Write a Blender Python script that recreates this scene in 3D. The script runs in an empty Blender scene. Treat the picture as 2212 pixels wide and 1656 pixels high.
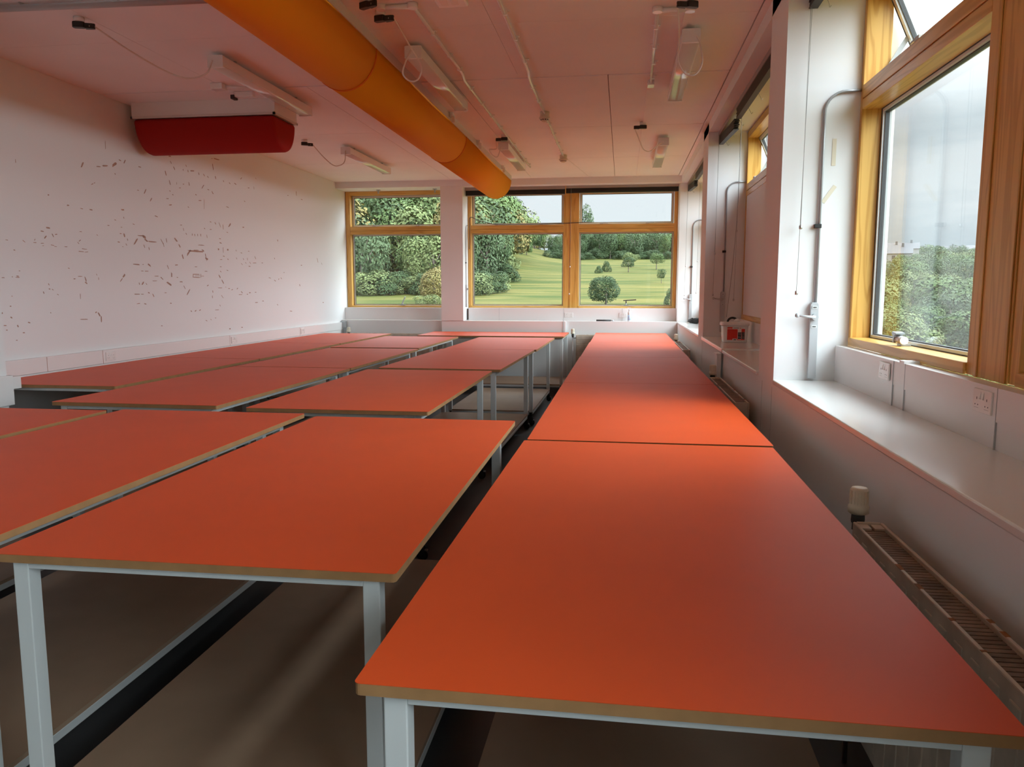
import bpy, bmesh, math, random
from mathutils import Vector, Matrix
random.seed(7)
PI = math.pi
SC = bpy.context.scene
COL = SC.collection

# ------------------------------------------------------------------ materials
def _nt(name):
    m = bpy.data.materials.new(name); m.use_nodes = True
    nt = m.node_tree
    return m, nt, nt.nodes['Principled BSDF']

def mat(name, col, rough=0.5, metal=0.0, spec=0.5, var=0.0, vscale=6.0, bump=0.0, bscale=40.0, stretch=(1, 1, 1), coat=0.0, transl=0.0):
    m, nt, b = _nt(name)
    b.inputs['Base Color'].default_value = (*col, 1)
    b.inputs['Roughness'].default_value = rough
    b.inputs['Metallic'].default_value = metal
    b.inputs['Specular IOR Level'].default_value = spec
    b.inputs['Coat Weight'].default_value = coat
    if var or bump:
        tc = nt.nodes.new('ShaderNodeTexCoord')
        mp = nt.nodes.new('ShaderNodeMapping'); mp.inputs['Scale'].default_value = stretch
        nt.links.new(tc.outputs['Object'], mp.inputs['Vector'])
    if var:
        n = nt.nodes.new('ShaderNodeTexNoise'); n.inputs['Scale'].default_value = vscale; n.inputs['Detail'].default_value = 5
        nt.links.new(mp.outputs[0], n.inputs['Vector'])
        r = nt.nodes.new('ShaderNodeValToRGB')
        r.color_ramp.elements[0].position = .3; r.color_ramp.elements[1].position = .7
        r.color_ramp.elements[0].color = (*[c * (1 - var) for c in col], 1)
        r.color_ramp.elements[1].color = (*[min(1, c * (1 + var)) for c in col], 1)
        nt.links.new(n.outputs['Fac'], r.inputs[0]); nt.links.new(r.outputs[0], b.inputs['Base Color'])
    if bump:
        n2 = nt.nodes.new('ShaderNodeTexNoise'); n2.inputs['Scale'].default_value = bscale; n2.inputs['Detail'].default_value = 3
        nt.links.new(mp.outputs[0], n2.inputs['Vector'])
        bp = nt.nodes.new('ShaderNodeBump'); bp.inputs['Strength'].default_value = bump; bp.inputs['Distance'].default_value = .002
        nt.links.new(n2.outputs['Fac'], bp.inputs['Height']); nt.links.new(bp.outputs[0], b.inputs['Normal'])
    return m

def wood(name, axis, dark=(.56, .295, .06), light=(.70, .41, .105)):
    m, nt, b = _nt(name)
    tc = nt.nodes.new('ShaderNodeTexCoord'); mp = nt.nodes.new('ShaderNodeMapping')
    s = [9.0, 9.0, 9.0]; s['xyz'.index(axis)] = .55
    mp.inputs['Scale'].default_value = s
    nt.links.new(tc.outputs['Object'], mp.inputs['Vector'])
    n = nt.nodes.new('ShaderNodeTexNoise'); n.inputs['Scale'].default_value = 1.4; n.inputs['Detail'].default_value = 2; n.inputs['Distortion'].default_value = .4
    nt.links.new(mp.outputs[0], n.inputs['Vector'])
    mul = nt.nodes.new('ShaderNodeMath'); mul.operation = 'MULTIPLY'; mul.inputs[1].default_value = 34
    nt.links.new(n.outputs['Fac'], mul.inputs[0])
    sn = nt.nodes.new('ShaderNodeMath'); sn.operation = 'SINE'; nt.links.new(mul.outputs[0], sn.inputs[0])
    mr = nt.nodes.new('ShaderNodeMapRange'); mr.inputs[1].default_value = -1; mr.inputs[2].default_value = 1
    nt.links.new(sn.outputs[0], mr.inputs[0])
    r = nt.nodes.new('ShaderNodeValToRGB')
    r.color_ramp.elements[0].position = .0; r.color_ramp.elements[0].color = (*dark, 1)
    r.color_ramp.elements[1].position = .55; r.color_ramp.elements[1].color = (*light, 1)
    nt.links.new(mr.outputs[0], r.inputs[0]); nt.links.new(r.outputs[0], b.inputs['Base Color'])
    b.inputs['Roughness'].default_value = .32
    return m

def glass_mat():
    m = bpy.data.materials.new('window_glass'); m.use_nodes = True
    nt = m.node_tree; nt.nodes.clear()
    out = nt.nodes.new('ShaderNodeOutputMaterial'); mix = nt.nodes.new('ShaderNodeMixShader')
    tr = nt.nodes.new('ShaderNodeBsdfTransparent'); tr.inputs[0].default_value = (.965, .98, .975, 1)
    gl = nt.nodes.new('ShaderNodeBsdfGlossy'); gl.inputs['Roughness'].default_value = .01
    fr = nt.nodes.new('ShaderNodeFresnel'); fr.inputs['IOR'].default_value = 1.5
    ge = nt.nodes.new('ShaderNodeNewGeometry'); ior = nt.nodes.new('ShaderNodeMapRange'); ior.inputs[3].default_value = 1.45; ior.inputs[4].default_value = 1 / 1.45
    nt.links.new(ge.outputs['Backfacing'], ior.inputs[0]); nt.links.new(ior.outputs[0], fr.inputs['IOR'])
    nt.links.new(fr.outputs[0], mix.inputs[0]); nt.links.new(tr.outputs[0], mix.inputs[1]); nt.links.new(gl.outputs[0], mix.inputs[2])
    nt.links.new(mix.outputs[0], out.inputs[0])
    return m

M = {}
M['wall'] = mat('wall_paint', (.80, .81, .81), .75, spec=.25, bump=.08, bscale=90)
M['gloss_white'] = mat('gloss_white_paint', (.80, .80, .78), .18, spec=.5)
M['satin_white'] = mat('satin_white_paint', (.80, .79, .78), .38, spec=.4)
M['ceiling'] = mat('ceiling_board_paint', (.86, .84, .83), .8, spec=.2, var=.03, vscale=1.2)
M['gap'] = mat('dark_board_gap', (.10, .075, .065), .9)
M['peel'] = mat('peeled_paint_patch', (.42, .26, .20), .9, var=.15, vscale=20)
M['dark_mark'] = mat('dark_mark', (.03, .03, .035), .7)
M['floor'] = mat('floor_vinyl', (.085, .08, .08), .42, var=.12, vscale=2.5, bump=.05)
M['orange'] = mat('orange_laminate', (.70, .086, .0165), .48, spec=.20, var=.03, vscale=3.0, bump=.03, bscale=260)
M['mdf'] = mat('mdf_edge', (.33, .17, .065), .75, var=.10, vscale=18)
M['leg'] = mat('light_grey_painted_steel', (.62, .64, .63), .38)
M['shelf'] = mat('hardboard_shelf', (.36, .24, .16), .5, var=.10, vscale=3, spec=.35)
M['black'] = mat('black_plastic', (.018, .018, .018), .42)
M['chrome'] = mat('zinc_metal', (.6, .6, .6), .3, metal=1)
M['steel'] = mat('grey_steel', (.42, .44, .45), .35, metal=.6)
M['grey'] = mat('grey_enamel', (.45, .47, .48), .38)
M['conduit'] = mat('grey_conduit', (.36, .37, .38), .35, metal=.3)
M['wpvc'] = mat('white_pvc', (.84, .84, .82), .2, spec=.7)
M['cream'] = mat('cream_plastic', (.72, .66, .52), .45)
M['flex'] = mat('white_flex', (.78, .74, .70), .35)
M['diff'] = mat('acrylic_diffuser', (.78, .80, .74), .10, spec=.9)
M['lampbody'] = mat('white_lamp_body', (.82, .82, .80), .4)
M['yellow'] = mat('yellow_duct_fabric', (.78, .27, .004), .85, spec=.2, bump=.15, bscale=300)
M['yseam'] = mat('orange_duct_seam', (.66, .13, .004), .85, spec=.2)
M['red'] = mat('red_duct_fabric', (.34, .014, .010), .85, spec=.2, bump=.15, bscale=300)
M['rail'] = mat('duct_rail', (.68, .66, .63), .4)
M['wood_x'] = wood('pine_grain_x', 'x'); M['wood_y'] = wood('pine_grain_y', 'y'); M['wood_z'] = wood('pine_grain_z', 'z')
M['alu'] = mat('sash_aluminium', (.66, .68, .68), .35, metal=.1)
M['gasket'] = mat('dark_gasket', (.05, .05, .05), .6)
M['glass'] = glass_mat()
M['rad'] = mat('radiator_enamel', (.55, .46, .37), .45, var=.18, vscale=9)
M['radgrille'] = mat('rusty_grille', (.20, .13, .09), .7, var=.45, vscale=14)
M['rust'] = mat('rust_patch', (.26, .10, .03), .85, var=.4, vscale=25)
M['blind'] = mat('black_blind_slats', (.022, .02, .02), .5)
M['blindrail'] = mat('grey_blind_rail', (.36, .33, .31), .45)
M['cord'] = mat('blind_cord_grey', (.30, .30, .29), .7)
M['board'] = mat('white_board', (.80, .79, .78), .5)
M['redlabel'] = mat('red_label', (.70, .035, .02), .45)
M['photo'] = mat('dark_label_picture', (.10, .09, .09), .5, var=.9, vscale=40)
M['paleblue'] = mat('pale_blue_label', (.45, .62, .85), .4)
M['bottle'] = mat('white_bottle_plastic', (.82, .84, .84), .3)
M['leaf'] = mat('leaf_mid', (.075, .112, .034), .7, spec=.2, var=.26, vscale=.9)
M['leaf_dark'] = mat('leaf_dark', (.044, .070, .026), .7, spec=.2, var=.26, vscale=.9)
M['leaf_pale'] = mat('leaf_pale', (.125, .15, .055), .7, spec=.2, var=.26, vscale=.9)
M['leaf_rust'] = mat('leaf_turning', (.17, .135, .045), .7, spec=.2, var=.26, vscale=.9)
M['leaf_blue'] = mat('leaf_bluegreen', (.062, .090, .040), .7, spec=.2, var=.26, vscale=.9)
M['bark'] = mat('bark', (.13, .10, .08), .9, var=.3, vscale=8)
M['render'] = mat('pale_house_render', (.30, .28, .26), .8)
M['brick'] = mat('house_brick', (.10, .05, .036), .85, var=.2, vscale=3)
M['roof'] = mat('slate_roof', (.10, .095, .10), .7, var=.2, vscale=4)
M['redroof'] = mat('orange_tile_roof', (.15, .05, .025), .7, var=.2, vscale=4)
M['winpane'] = mat('dark_house_window', (.05, .06, .08), .15)

# ------------------------------------------------------------------ mesh builder
class MB:
    def __init__(s): s.v = []; s.f = []; s.m = []; s.sm = []
    def add(s, vs, fs, mi=0, smooth=False):
        o = len(s.v); s.v += [tuple(v) for v in vs]
        for f in fs: s.f.append([o + i for i in f]); s.m.append(mi); s.sm.append(smooth)
        return s
    def box(s, x0, x1, y0, y1, z0, z1, mi=0, top=None):
        vs = [(x0, y0, z0), (x1, y0, z0), (x1, y1, z0), (x0, y1, z0), (x0, y0, z1), (x1, y0, z1), (x1, y1, z1), (x0, y1, z1)]
        s.add(vs, [(3, 2, 1, 0), (0, 1, 5, 4), (1, 2, 6, 5), (2, 3, 7, 6), (3, 0, 4, 7)], mi)
        s.add(vs[4:], [(0, 1, 2, 3)], mi if top is None else top)
        return s
    def bar(s, p0, p1, w, h, up=(0, 0, 1), mi=0):
        p0, p1 = Vector(p0), Vector(p1); d = (p1 - p0).normalized(); up = Vector(up)
        a = d.cross(up)
        if a.length < 1e-4: a = d.cross(Vector((1, 0, 0)))
        a.normalize(); b = a.cross(d)
        q = [(-w / 2, -h / 2), (w / 2, -h / 2), (w / 2, h / 2), (-w / 2, h / 2)]
        vs = [p + a * x + b * y for p in (p0, p1) for x, y in q]
        return s.add(vs, [(3, 2, 1, 0), (4, 5, 6, 7), (0, 1, 5, 4), (1, 2, 6, 5), (2, 3, 7, 6), (3, 0, 4, 7)], mi)
    def tube(s, pts, r, n=8, mi=0, cap=True, smooth=True):
        pts = [Vector(p) for p in pts]; rs = r if isinstance(r, (list, tuple)) else [r] * len(pts)
        rings = []; a = None
        for i, p in enumerate(pts):
            d = (pts[min(i + 1, len(pts) - 1)] - pts[max(i - 1, 0)]).normalized()
            if a is None:
                a = d.cross(Vector((0, 0, 1)))
                if a.length < 1e-3: a = d.cross(Vector((1, 0, 0)))
            else: a = a - d * a.dot(d)
            a.normalize(); b = d.cross(a)
            rings.append([p + (a * math.cos(2 * PI * k / n) + b * math.sin(2 * PI * k / n)) * rs[i] for k in range(n)])
        vs = [v for R in rings for v in R]; fs = []
        for i in range(len(rings) - 1):
            for k in range(n): fs.append((i * n + k, i * n + (k + 1) % n, (i + 1) * n + (k + 1) % n, (i + 1) * n + k))
        s.add(vs, fs, mi, smooth)
        if cap: s.add(rings[0], [tuple(range(n))[::-1]], mi); s.add(rings[-1], [tuple(range(n))], mi)
        return s
    def cyl(s, p0, p1, r, n=16, mi=0): return s.tube([p0, p1], r, n, mi)
    def lathe(s, prof, c=(0, 0, 0), n=20, mi=0, ax='z'):
        vs = []; fs = []
        for r, h in prof:
            for k in range(n):
                x, y = r * math.cos(2 * PI * k / n), r * math.sin(2 * PI * k / n)
                p = (x, y, h) if ax == 'z' else ((x, h, y) if ax == 'y' else (h, x, y))
                vs.append((c[0] + p[0], c[1] + p[1], c[2] + p[2]))
        for i in range(len(prof) - 1):
            for k in range(n): fs.append((i * n + k, i * n + (k + 1) % n, (i + 1) * n + (k + 1) % n, (i + 1) * n + k))
        s.add(vs, fs, mi, True); L = len(prof)
        s.add(vs[:n], [tuple(range(n))[::-1]], mi); s.add(vs[-n:], [tuple(range(n))], mi)
        return s
    def prism(s, poly, a0, a1, ax='y', mi=0, capmi=None, smooth=False):
        # poly in the two other axes (x,z) for 'y', (y,z) for 'x', (x,y) for 'z'
        def P(u, v, a): return (u, a, v) if ax == 'y' else ((a, u, v) if ax == 'x' else (u, v, a))
        n = len(poly); vs = [P(u, v, a0) for u, v in poly] + [P(u, v, a1) for u, v in poly]
        s.add(vs, [(i, (i + 1) % n, n + (i + 1) % n, n + i) for i in range(n)], mi, smooth)
        cm = mi if capmi is None else capmi
        s.add(vs[:n], [tuple(range(n))[::-1]], cm); s.add(vs[n:], [tuple(range(n))], cm)
        return s
    def build(s, name, mats, parent=None, bevel=0.0, rel=True, wn=False):
        if not isinstance(mats, (list, tuple)): mats = [mats]
        off = Vector((0, 0, 0))
        if parent is not None and rel:
            p = parent
            while p is not None: off += p.location; p = p.parent
        me = bpy.data.meshes.new(name)
        me.from_pydata([tuple(Vector(v) - off) for v in s.v], [], s.f)
        for m in mats: me.materials.append(M[m] if isinstance(m, str) else m)
        for p, mi, sm in zip(me.polygons, s.m, s.sm): p.material_index = mi; p.use_smooth = sm
        bm = bmesh.new(); bm.from_mesh(me)
        bmesh.ops.remove_doubles(bm, verts=bm.verts, dist=1e-5)
        bmesh.ops.recalc_face_normals(bm, faces=bm.faces)
        bm.to_mesh(me); bm.free(); me.update()
        o = bpy.data.objects.new(name, me); COL.objects.link(o)
        if parent is not None: o.parent = parent
        if bevel:
            b = o.modifiers.new('edge_round', 'BEVEL'); b.width = bevel; b.segments = 2; b.limit_method = 'ANGLE'; b.angle_limit = math.radians(40)
        return o

def tag(o, label=None, cat=None, group=None, kind=None):
    if label: o['label'] = label
    if cat: o['category'] = cat
    if group: o['group'] = group
    if kind: o['kind'] = kind
    return o
def thing(name, label, cat, loc=(0, 0, 0), group=None, kind=None):
    o = bpy.data.objects.new(name, None); COL.objects.link(o); o.location = loc; o.empty_display_size = .1
    return tag(o, label, cat, group, kind)
def struct(name, mb, mats, label=None, bevel=0.0, parent=None):
    o = mb.build(name, mats, parent, bevel)
    if parent is None: o['kind'] = 'structure'
    if label: o['label'] = label
    return o
KIDS = {}
def copy_tree(o):
    c = o.copy(); COL.objects.link(c)
    for ch in o.children:
        d = copy_tree(ch); d.parent = c
    return c
def arc(c, r, a0, a1, n, plane='xz'):
    out = []
    for i in range(n + 1):
        a = a0 + (a1 - a0) * i / n; u, v = r * math.cos(a), r * math.sin(a)
        out.append((c[0] + u, c[1], c[2] + v) if plane == 'xz' else (c[0], c[1] + u, c[2] + v))
    return out
def spline(pts, n=8):
    P = [Vector(p) for p in pts]; P = [P[0] * 2 - P[1]] + P + [P[-1] * 2 - P[-2]]; out = []
    for i in range(1, len(P) - 2):
        for k in range(n):
            t = k / n; a, b, c, d = P[i - 1], P[i], P[i + 1], P[i + 2]
            out.append(.5 * ((2 * b) + (c - a) * t + (2 * a - 5 * b + 4 * c - d) * t * t + (3 * b - a - 3 * c + d) * t ** 3))
    out.append(P[-2]); return out

# ------------------------------------------------------------------ dimensions (metres)
XL, XR, YF, YB, ZC = -5.17, .96, 13.78, -4.2, 3.64
SILL = 1.15
T = .97
XW = 1.40          # face of the frames in the window wall
YW = 14.14         # face of the frames in the end wall
ZS = 3.53          # soffit over the windows
WB, WTL, WTH, WT = 1.375, 2.79, 2.93, 3.52   # frame bottom, transom, frame top

# ------------------------------------------------------------------ setting
struct('floor', MB().box(XL - .3, 1.6, YB - .2, 14.4, -.12, 0), 'floor', 'dark grey vinyl floor')
mb = MB(); mb.box(XL - .3, 1.6, YB - .2, 14.4, 3.655, 3.8, 1)
xs = [XL, -3.022, -1.60, -.165, .905]
ys = [YB, -1.9, .3, 2.5, 4.2, 5.82, 7.16]
ys2 = [7.30, 9.50, 11.7, 13.62]
def panels(xs, ys, g):
    for i in range(len(xs) - 1):
        for j in range(len(ys) - 1):
            mb.box(xs[i] + g, xs[i + 1] - g, ys[j] + (g if j else 0), ys[j + 1] - g, ZC, 3.656)
panels([XL, -3.81, -.97, .905], ys, .0016); panels(xs, ys2, .0034)
mb.box(XL, .905, 7.163, 7.296, ZC + .006, 3.656)
mb.box(.911, XR + .3, YB, YF, ZC - .004, 3.656)
mb.box(XL, .905, 13.625, 13.8, ZC, 3.656)
struct('ceiling', mb, ['ceiling', 'gap'], 'white boarded ceiling with dark joints')

MARKS = [(6.12,2.831,6.12,2.792,0.006),(7.32,3.204,7.32,3.117,0.006),(6.94,2.882,6.98,2.939,0.019),(7.16,2.926,7.23,2.933,0.01),(7.25,2.947,7.34,2.96,0.015),(7.41,2.967,7.48,3.01,0.027),(7.52,3.049,7.56,3.042,0.01),(7.6,3.024,7.63,3.065,0.013),(7.44,2.903,7.45,2.887,0.01),(7.84,3.029,7.9,3.028,0.01),(8.42,3.232,8.47,3.239,0.011),(8.45,3.185,8.48,3.155,0.011),(8.51,3.132,8.54,3.096,0.013),(8.71,3.135,8.71,3.115,0.01),(8.77,3.196,8.79,3.166,0.011),(8.81,3.14,8.82,3.113,0.013),(8.86,3.136,8.96,3.146,0.015),(9.05,3.145,9.06,3.115,0.012),(9.16,3.141,9.19,3.117,0.012),(9.25,3.129,9.28,3.11,0.009),(9.39,3.301,9.41,3.22,0.014),(9.37,3.36,9.4,3.366,0.009),(9.43,3.372,9.57,3.375,0.014),(9.44,3.157,9.46,3.118,0.014),(9.64,3.129,9.66,3.109,0.011),(9.79,3.119,9.83,3.109,0.01),(9.93,3.135,9.99,3.118,0.013),(10.11,3.206,10.15,3.235,0.01),(10.56,3.292,10.57,3.268,0.01),(10.31,3.117,10.36,3.123,0.01),(10.49,3.16,10.5,3.119,0.008),(8.34,3.057,8.36,3.006,0.015),(8.41,2.97,8.43,2.911,0.014),(8.82,2.997,8.83,2.957,0.012),(8.61,2.902,8.64,2.906,0.009),(8.56,2.962,8.56,2.932,0.006),(8.69,2.955,8.72,2.959,0.009),(9.11,2.96,9.16,3.008,0.012),(9.34,2.954,9.38,2.923,0.014),(9.24,2.965,9.28,2.962,0.009),(8.4,2.846,8.43,2.84,0.01),(8.46,2.814,8.48,2.801,0.011),(7.8,2.778,7.83,2.776,0.008),(7.92,2.753,7.96,2.807,0.012),(8.02,2.683,8.06,2.726,0.015),(8.33,2.748,8.38,2.752,0.008),(8.38,2.681,8.44,2.688,0.012),(8.77,2.704,8.8,2.695,0.01),(9.02,2.804,9.09,2.811,0.01),(9.15,2.838,9.14,2.716,0.006),(8.95,2.869,8.98,2.863,0.009),(7.07,2.738,7.1,2.752,0.008),(7.11,2.76,7.13,2.763,0.007),(6.47,2.569,6.49,2.571,0.013),(6.71,2.502,6.74,2.506,0.011),(6.89,2.494,6.93,2.491,0.008),(7.02,2.495,7.07,2.494,0.011),(7.51,2.541,7.56,2.546,0.014),(7.54,2.474,7.55,2.454,0.009),(7.39,2.431,7.42,2.424,0.007),(7.27,2.364,7.31,2.363,0.007),(7.69,2.412,7.72,2.407,0.008),(7.48,2.361,7.51,2.362,0.006),(8.09,2.535,8.15,2.527,0.009),(6.42,2.276,6.47,2.273,0.013),(6.35,2.24,6.39,2.238,0.011),(6.39,2.175,6.42,2.202,0.014),(6.49,2.225,6.51,2.196,0.01),(6.53,2.222,6.56,2.227,0.009),(5.94,2.137,5.97,2.135,0.006),(6.13,2.147,6.16,2.129,0.006),(6.27,2.149,6.28,2.168,0.006),(6.25,2.133,6.29,2.133,0.006),(6.34,2.13,6.38,2.133,0.006),(6.36,2.11,6.38,2.112,0.006),(6.46,2.124,6.51,2.121,0.006),(6.51,2.112,6.54,2.111,0.006),(6.64,2.116,6.68,2.118,0.007),(6.02,2.057,6.04,2.054,0.008),(6.84,2.177,6.87,2.195,0.009),(6.82,2.171,6.84,2.153,0.008),(6.86,2.272,6.89,2.271,0.006),(7.1,2.26,7.12,2.25,0.007),(6.87,2.111,6.95,2.107,0.006),(6.82,2.083,6.91,2.082,0.007),(6.91,2.078,6.96,2.085,0.006),(7.53,2.303,7.54,2.259,0.02),(7.46,2.294,7.49,2.296,0.008),(7.58,2.252,7.59,2.229,0.009),(7.55,2.199,7.57,2.179,0.008),(7.42,2.209,7.46,2.207,0.01),(7.49,2.162,7.51,2.163,0.006),(7.76,2.296,7.88,2.298,0.01),(7.85,2.297,7.91,2.279,0.034),(7.69,2.193,7.76,2.267,0.017),(7.88,2.266,7.94,2.242,0.018),(7.94,2.243,8.1,2.246,0.013),(7.86,2.205,7.88,2.169,0.012),(7.95,2.182,7.96,2.15,0.013),(8.18,2.287,8.23,2.231,0.011),(8.23,2.24,8.24,2.198,0.008),(8.29,2.302,8.3,2.244,0.01),(8.45,2.316,8.52,2.27,0.02),(8.54,2.248,8.57,2.207,0.017),(8.6,2.133,8.62,2.082,0.02),(8.7,2.387,8.72,2.37,0.012),(8.65,2.443,8.66,2.41,0.009),(8.59,2.473,8.63,2.476,0.009),(8.84,2.394,8.84,2.366,0.012),(8.89,2.396,8.9,2.364,0.012),(8.96,2.396,8.96,2.367,0.012),(9.03,2.4,9.03,2.371,0.012),(9.17,2.4,9.18,2.361,0.009),(9.25,2.472,9.3,2.475,0.009),(9.12,2.481,9.14,2.467,0.011),(8.96,2.262,9.1,2.267,0.009),(8.72,2.183,9.11,2.184,0.018),(8.7,2.121,8.78,2.194,0.023),(9.03,2.211,9.09,2.196,0.015),(9.11,2.179,9.14,2.078,0.014),(9.11,2.111,9.18,2.093,0.024),(8.85,2.193,8.98,2.2,0.009),(9.38,2.572,9.41,2.545,0.011),(9.48,2.582,9.53,2.514,0.009),(9.58,2.562,9.59,2.49,0.011),(9.73,2.543,9.79,2.588,0.022),(9.26,2.57,9.3,2.565,0.009),(10.11,2.565,10.16,2.569,0.012),(9.48,2.322,9.53,2.315,0.013),(9.47,2.372,9.52,2.371,0.008),(9.56,2.271,9.56,2.193,0.009),(9.43,2.233,9.46,2.235,0.031),(9.66,2.239,9.7,2.241,0.022),(9.67,2.468,9.71,2.464,0.008),(9.55,2.152,9.59,2.15,0.011),(9.47,2.105,9.53,2.107,0.009),(9.66,2.123,9.69,2.109,0.01),(9.9,2.253,9.91,2.23,0.01),(10.03,2.219,10.07,2.213,0.01),(10.24,2.247,10.28,2.249,0.008),(9.9,2.149,9.92,2.125,0.008),(10.03,2.076,10.07,2.055,0.008),(10.09,2.145,10.11,2.119,0.01),(10.21,2.159,10.22,2.122,0.01),(10.27,2.103,10.31,2.076,0.008),(10.37,2.092,10.48,2.096,0.009),(10.24,2.043,10.3,2.039,0.01),(10.15,2.094,10.18,2.076,0.008),(10.43,2.187,10.47,2.146,0.01),(11.19,2.467,11.21,2.439,0.015),(11.06,2.19,11.08,2.171,0.013),(11.6,3.165,11.64,3.171,0.011),(11.93,3.272,11.94,3.199,0.017),(12.11,3.166,12.17,3.164,0.012),(12.71,2.254,12.75,2.17,0.014),(12.89,2.181,12.93,2.143,0.01),(10.64,2.101,10.68,2.103,0.01),(12.02,2.109,12.07,2.11,0.012),(10.19,2.928,10.22,2.918,0.01),(9.69,2.799,9.76,2.794,0.011),(7.66,1.988,7.77,1.986,0.012),(7.91,2.004,7.97,1.972,0.016),(7.82,1.991,7.84,1.991,0.008),(7.79,1.919,7.83,1.919,0.007),(7.85,1.918,7.92,1.92,0.008),(8.28,1.999,8.31,1.951,0.011),(8.44,2.002,8.5,2.006,0.011),(8.86,1.994,8.92,1.996,0.007),(9.08,1.945,9.15,1.947,0.008),(9.46,2.012,9.5,2.013,0.009),(9.46,1.957,9.49,1.943,0.011),(9.63,1.975,9.67,1.964,0.01),(8.81,1.905,8.98,1.903,0.009),(8.8,1.869,8.98,1.866,0.009),(8.82,1.91,8.81,1.859,0.01),(8.99,1.913,8.99,1.862,0.01),(8.99,1.884,9.07,1.885,0.006),(8.84,1.885,8.97,1.887,0.006),(8.36,1.916,8.36,1.858,0.022),(8.03,1.868,8.11,1.869,0.008),(8.14,1.861,8.19,1.828,0.011),(7.98,1.815,8.07,1.816,0.007),(8.25,1.806,8.35,1.766,0.022),(8.52,1.809,8.58,1.81,0.011),(8.6,1.763,8.63,1.725,0.009),(8.66,1.657,8.73,1.724,0.016),(8.46,1.861,8.49,1.861,0.007),(9.42,1.907,9.46,1.868,0.017),(9.49,1.847,9.54,1.79,0.017),(9.39,1.74,9.49,1.74,0.008),(9.65,1.733,9.69,1.733,0.011),(9.57,1.752,9.6,1.752,0.006),(9.73,1.711,9.77,1.723,0.01),(9.88,1.724,9.91,1.742,0.01),(9.99,1.7,10.04,1.668,0.013),(9.92,1.652,10.02,1.651,0.008),(10.22,1.675,10.27,1.675,0.012),(10.16,1.654,10.19,1.654,0.012),(10.4,1.681,10.44,1.68,0.01),(6.79,1.844,6.86,1.845,0.008),(6.89,1.845,6.91,1.794,0.013),(6.89,1.792,6.92,1.774,0.014),(6.73,1.82,6.76,1.821,0.01),(7.09,1.841,7.09,1.815,0.007),(7.06,1.876,7.07,1.856,0.006),(6.67,1.921,6.69,1.915,0.008),(6.03,1.836,6.06,1.832,0.009),(6.02,1.825,6.07,1.823,0.007),(6.06,1.881,6.08,1.879,0.006),(5.98,1.827,5.99,1.827,0.008),(5.87,1.819,5.9,1.819,0.007),(7.47,1.845,7.51,1.878,0.023),(7.42,1.799,7.47,1.842,0.009),(7.74,1.794,7.75,1.77,0.01),(7.78,1.765,7.83,1.807,0.017),(7.86,1.791,7.88,1.768,0.008),(6.4,1.776,6.41,1.758,0.01),(6.4,1.726,6.42,1.723,0.01),(6.44,1.724,6.46,1.712,0.007),(6.33,1.701,6.34,1.68,0.009),(6.5,1.678,6.52,1.669,0.007),(6.81,1.679,6.81,1.627,0.006),(5.96,1.664,5.97,1.664,0.007),(7.64,1.67,7.75,1.669,0.009),(7.76,1.669,7.81,1.669,0.008),(7.89,1.689,7.92,1.68,0.012),(7.97,1.673,8,1.635,0.012),(8.2,1.683,8.24,1.683,0.008),(8.3,1.565,8.33,1.558,0.011),(7.68,1.568,7.74,1.57,0.008),(7.81,1.566,7.85,1.561,0.009),(9.25,1.709,9.26,1.679,0.012),(9.24,1.643,9.24,1.609,0.012),(9.12,1.761,9.16,1.778,0.011),(9.46,1.65,9.51,1.609,0.009),(10.39,1.536,10.48,1.535,0.01),(10.62,1.554,10.66,1.553,0.011),(6.79,1.434,6.9,1.43,0.009),(7.01,1.489,7.03,1.501,0.012),(7.05,1.494,7.08,1.448,0.017),(7.09,1.455,7.09,1.395,0.016),(6.4,1.512,6.41,1.505,0.009),(6.12,1.435,6.15,1.427,0.01),(6,1.416,6.01,1.395,0.013),(6.05,1.347,6.08,1.345,0.009),(5.93,1.487,5.95,1.476,0.014),(5.93,1.578,5.95,1.578,0.009),(5.84,1.523,5.85,1.523,0.014),(5.85,1.417,5.88,1.416,0.008),(5.87,1.378,5.89,1.377,0.008),(5.97,1.285,5.99,1.284,0.008),(9.28,1.458,9.39,1.46,0.008),(9.41,1.524,9.43,1.503,0.009),(11.54,1.386,11.64,1.376,0.011),(11.1,1.5,11.13,1.48,0.011),(9.05,1.339,9.09,1.324,0.009),(9.17,1.35,9.19,1.332,0.008),(9.27,1.357,9.31,1.355,0.008),(9.63,1.2,9.67,1.198,0.016),(9.96,1.204,10,1.202,0.013),(8.1,1.311,8.13,1.309,0.01),(8.72,1.467,8.75,1.452,0.012),(8.81,1.453,8.85,1.469,0.012),(8.91,1.46,8.95,1.472,0.012),(10.85,1.894,10.92,1.884,0.009),(11.03,1.861,11.08,1.842,0.011),(11.17,1.863,11.2,1.887,0.011),(11.26,1.904,11.29,1.877,0.011),(11.36,1.979,11.4,1.98,0.009),(11.94,1.807,11.97,1.771,0.016),(12.9,1.494,12.95,1.494,0.017)]

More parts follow.
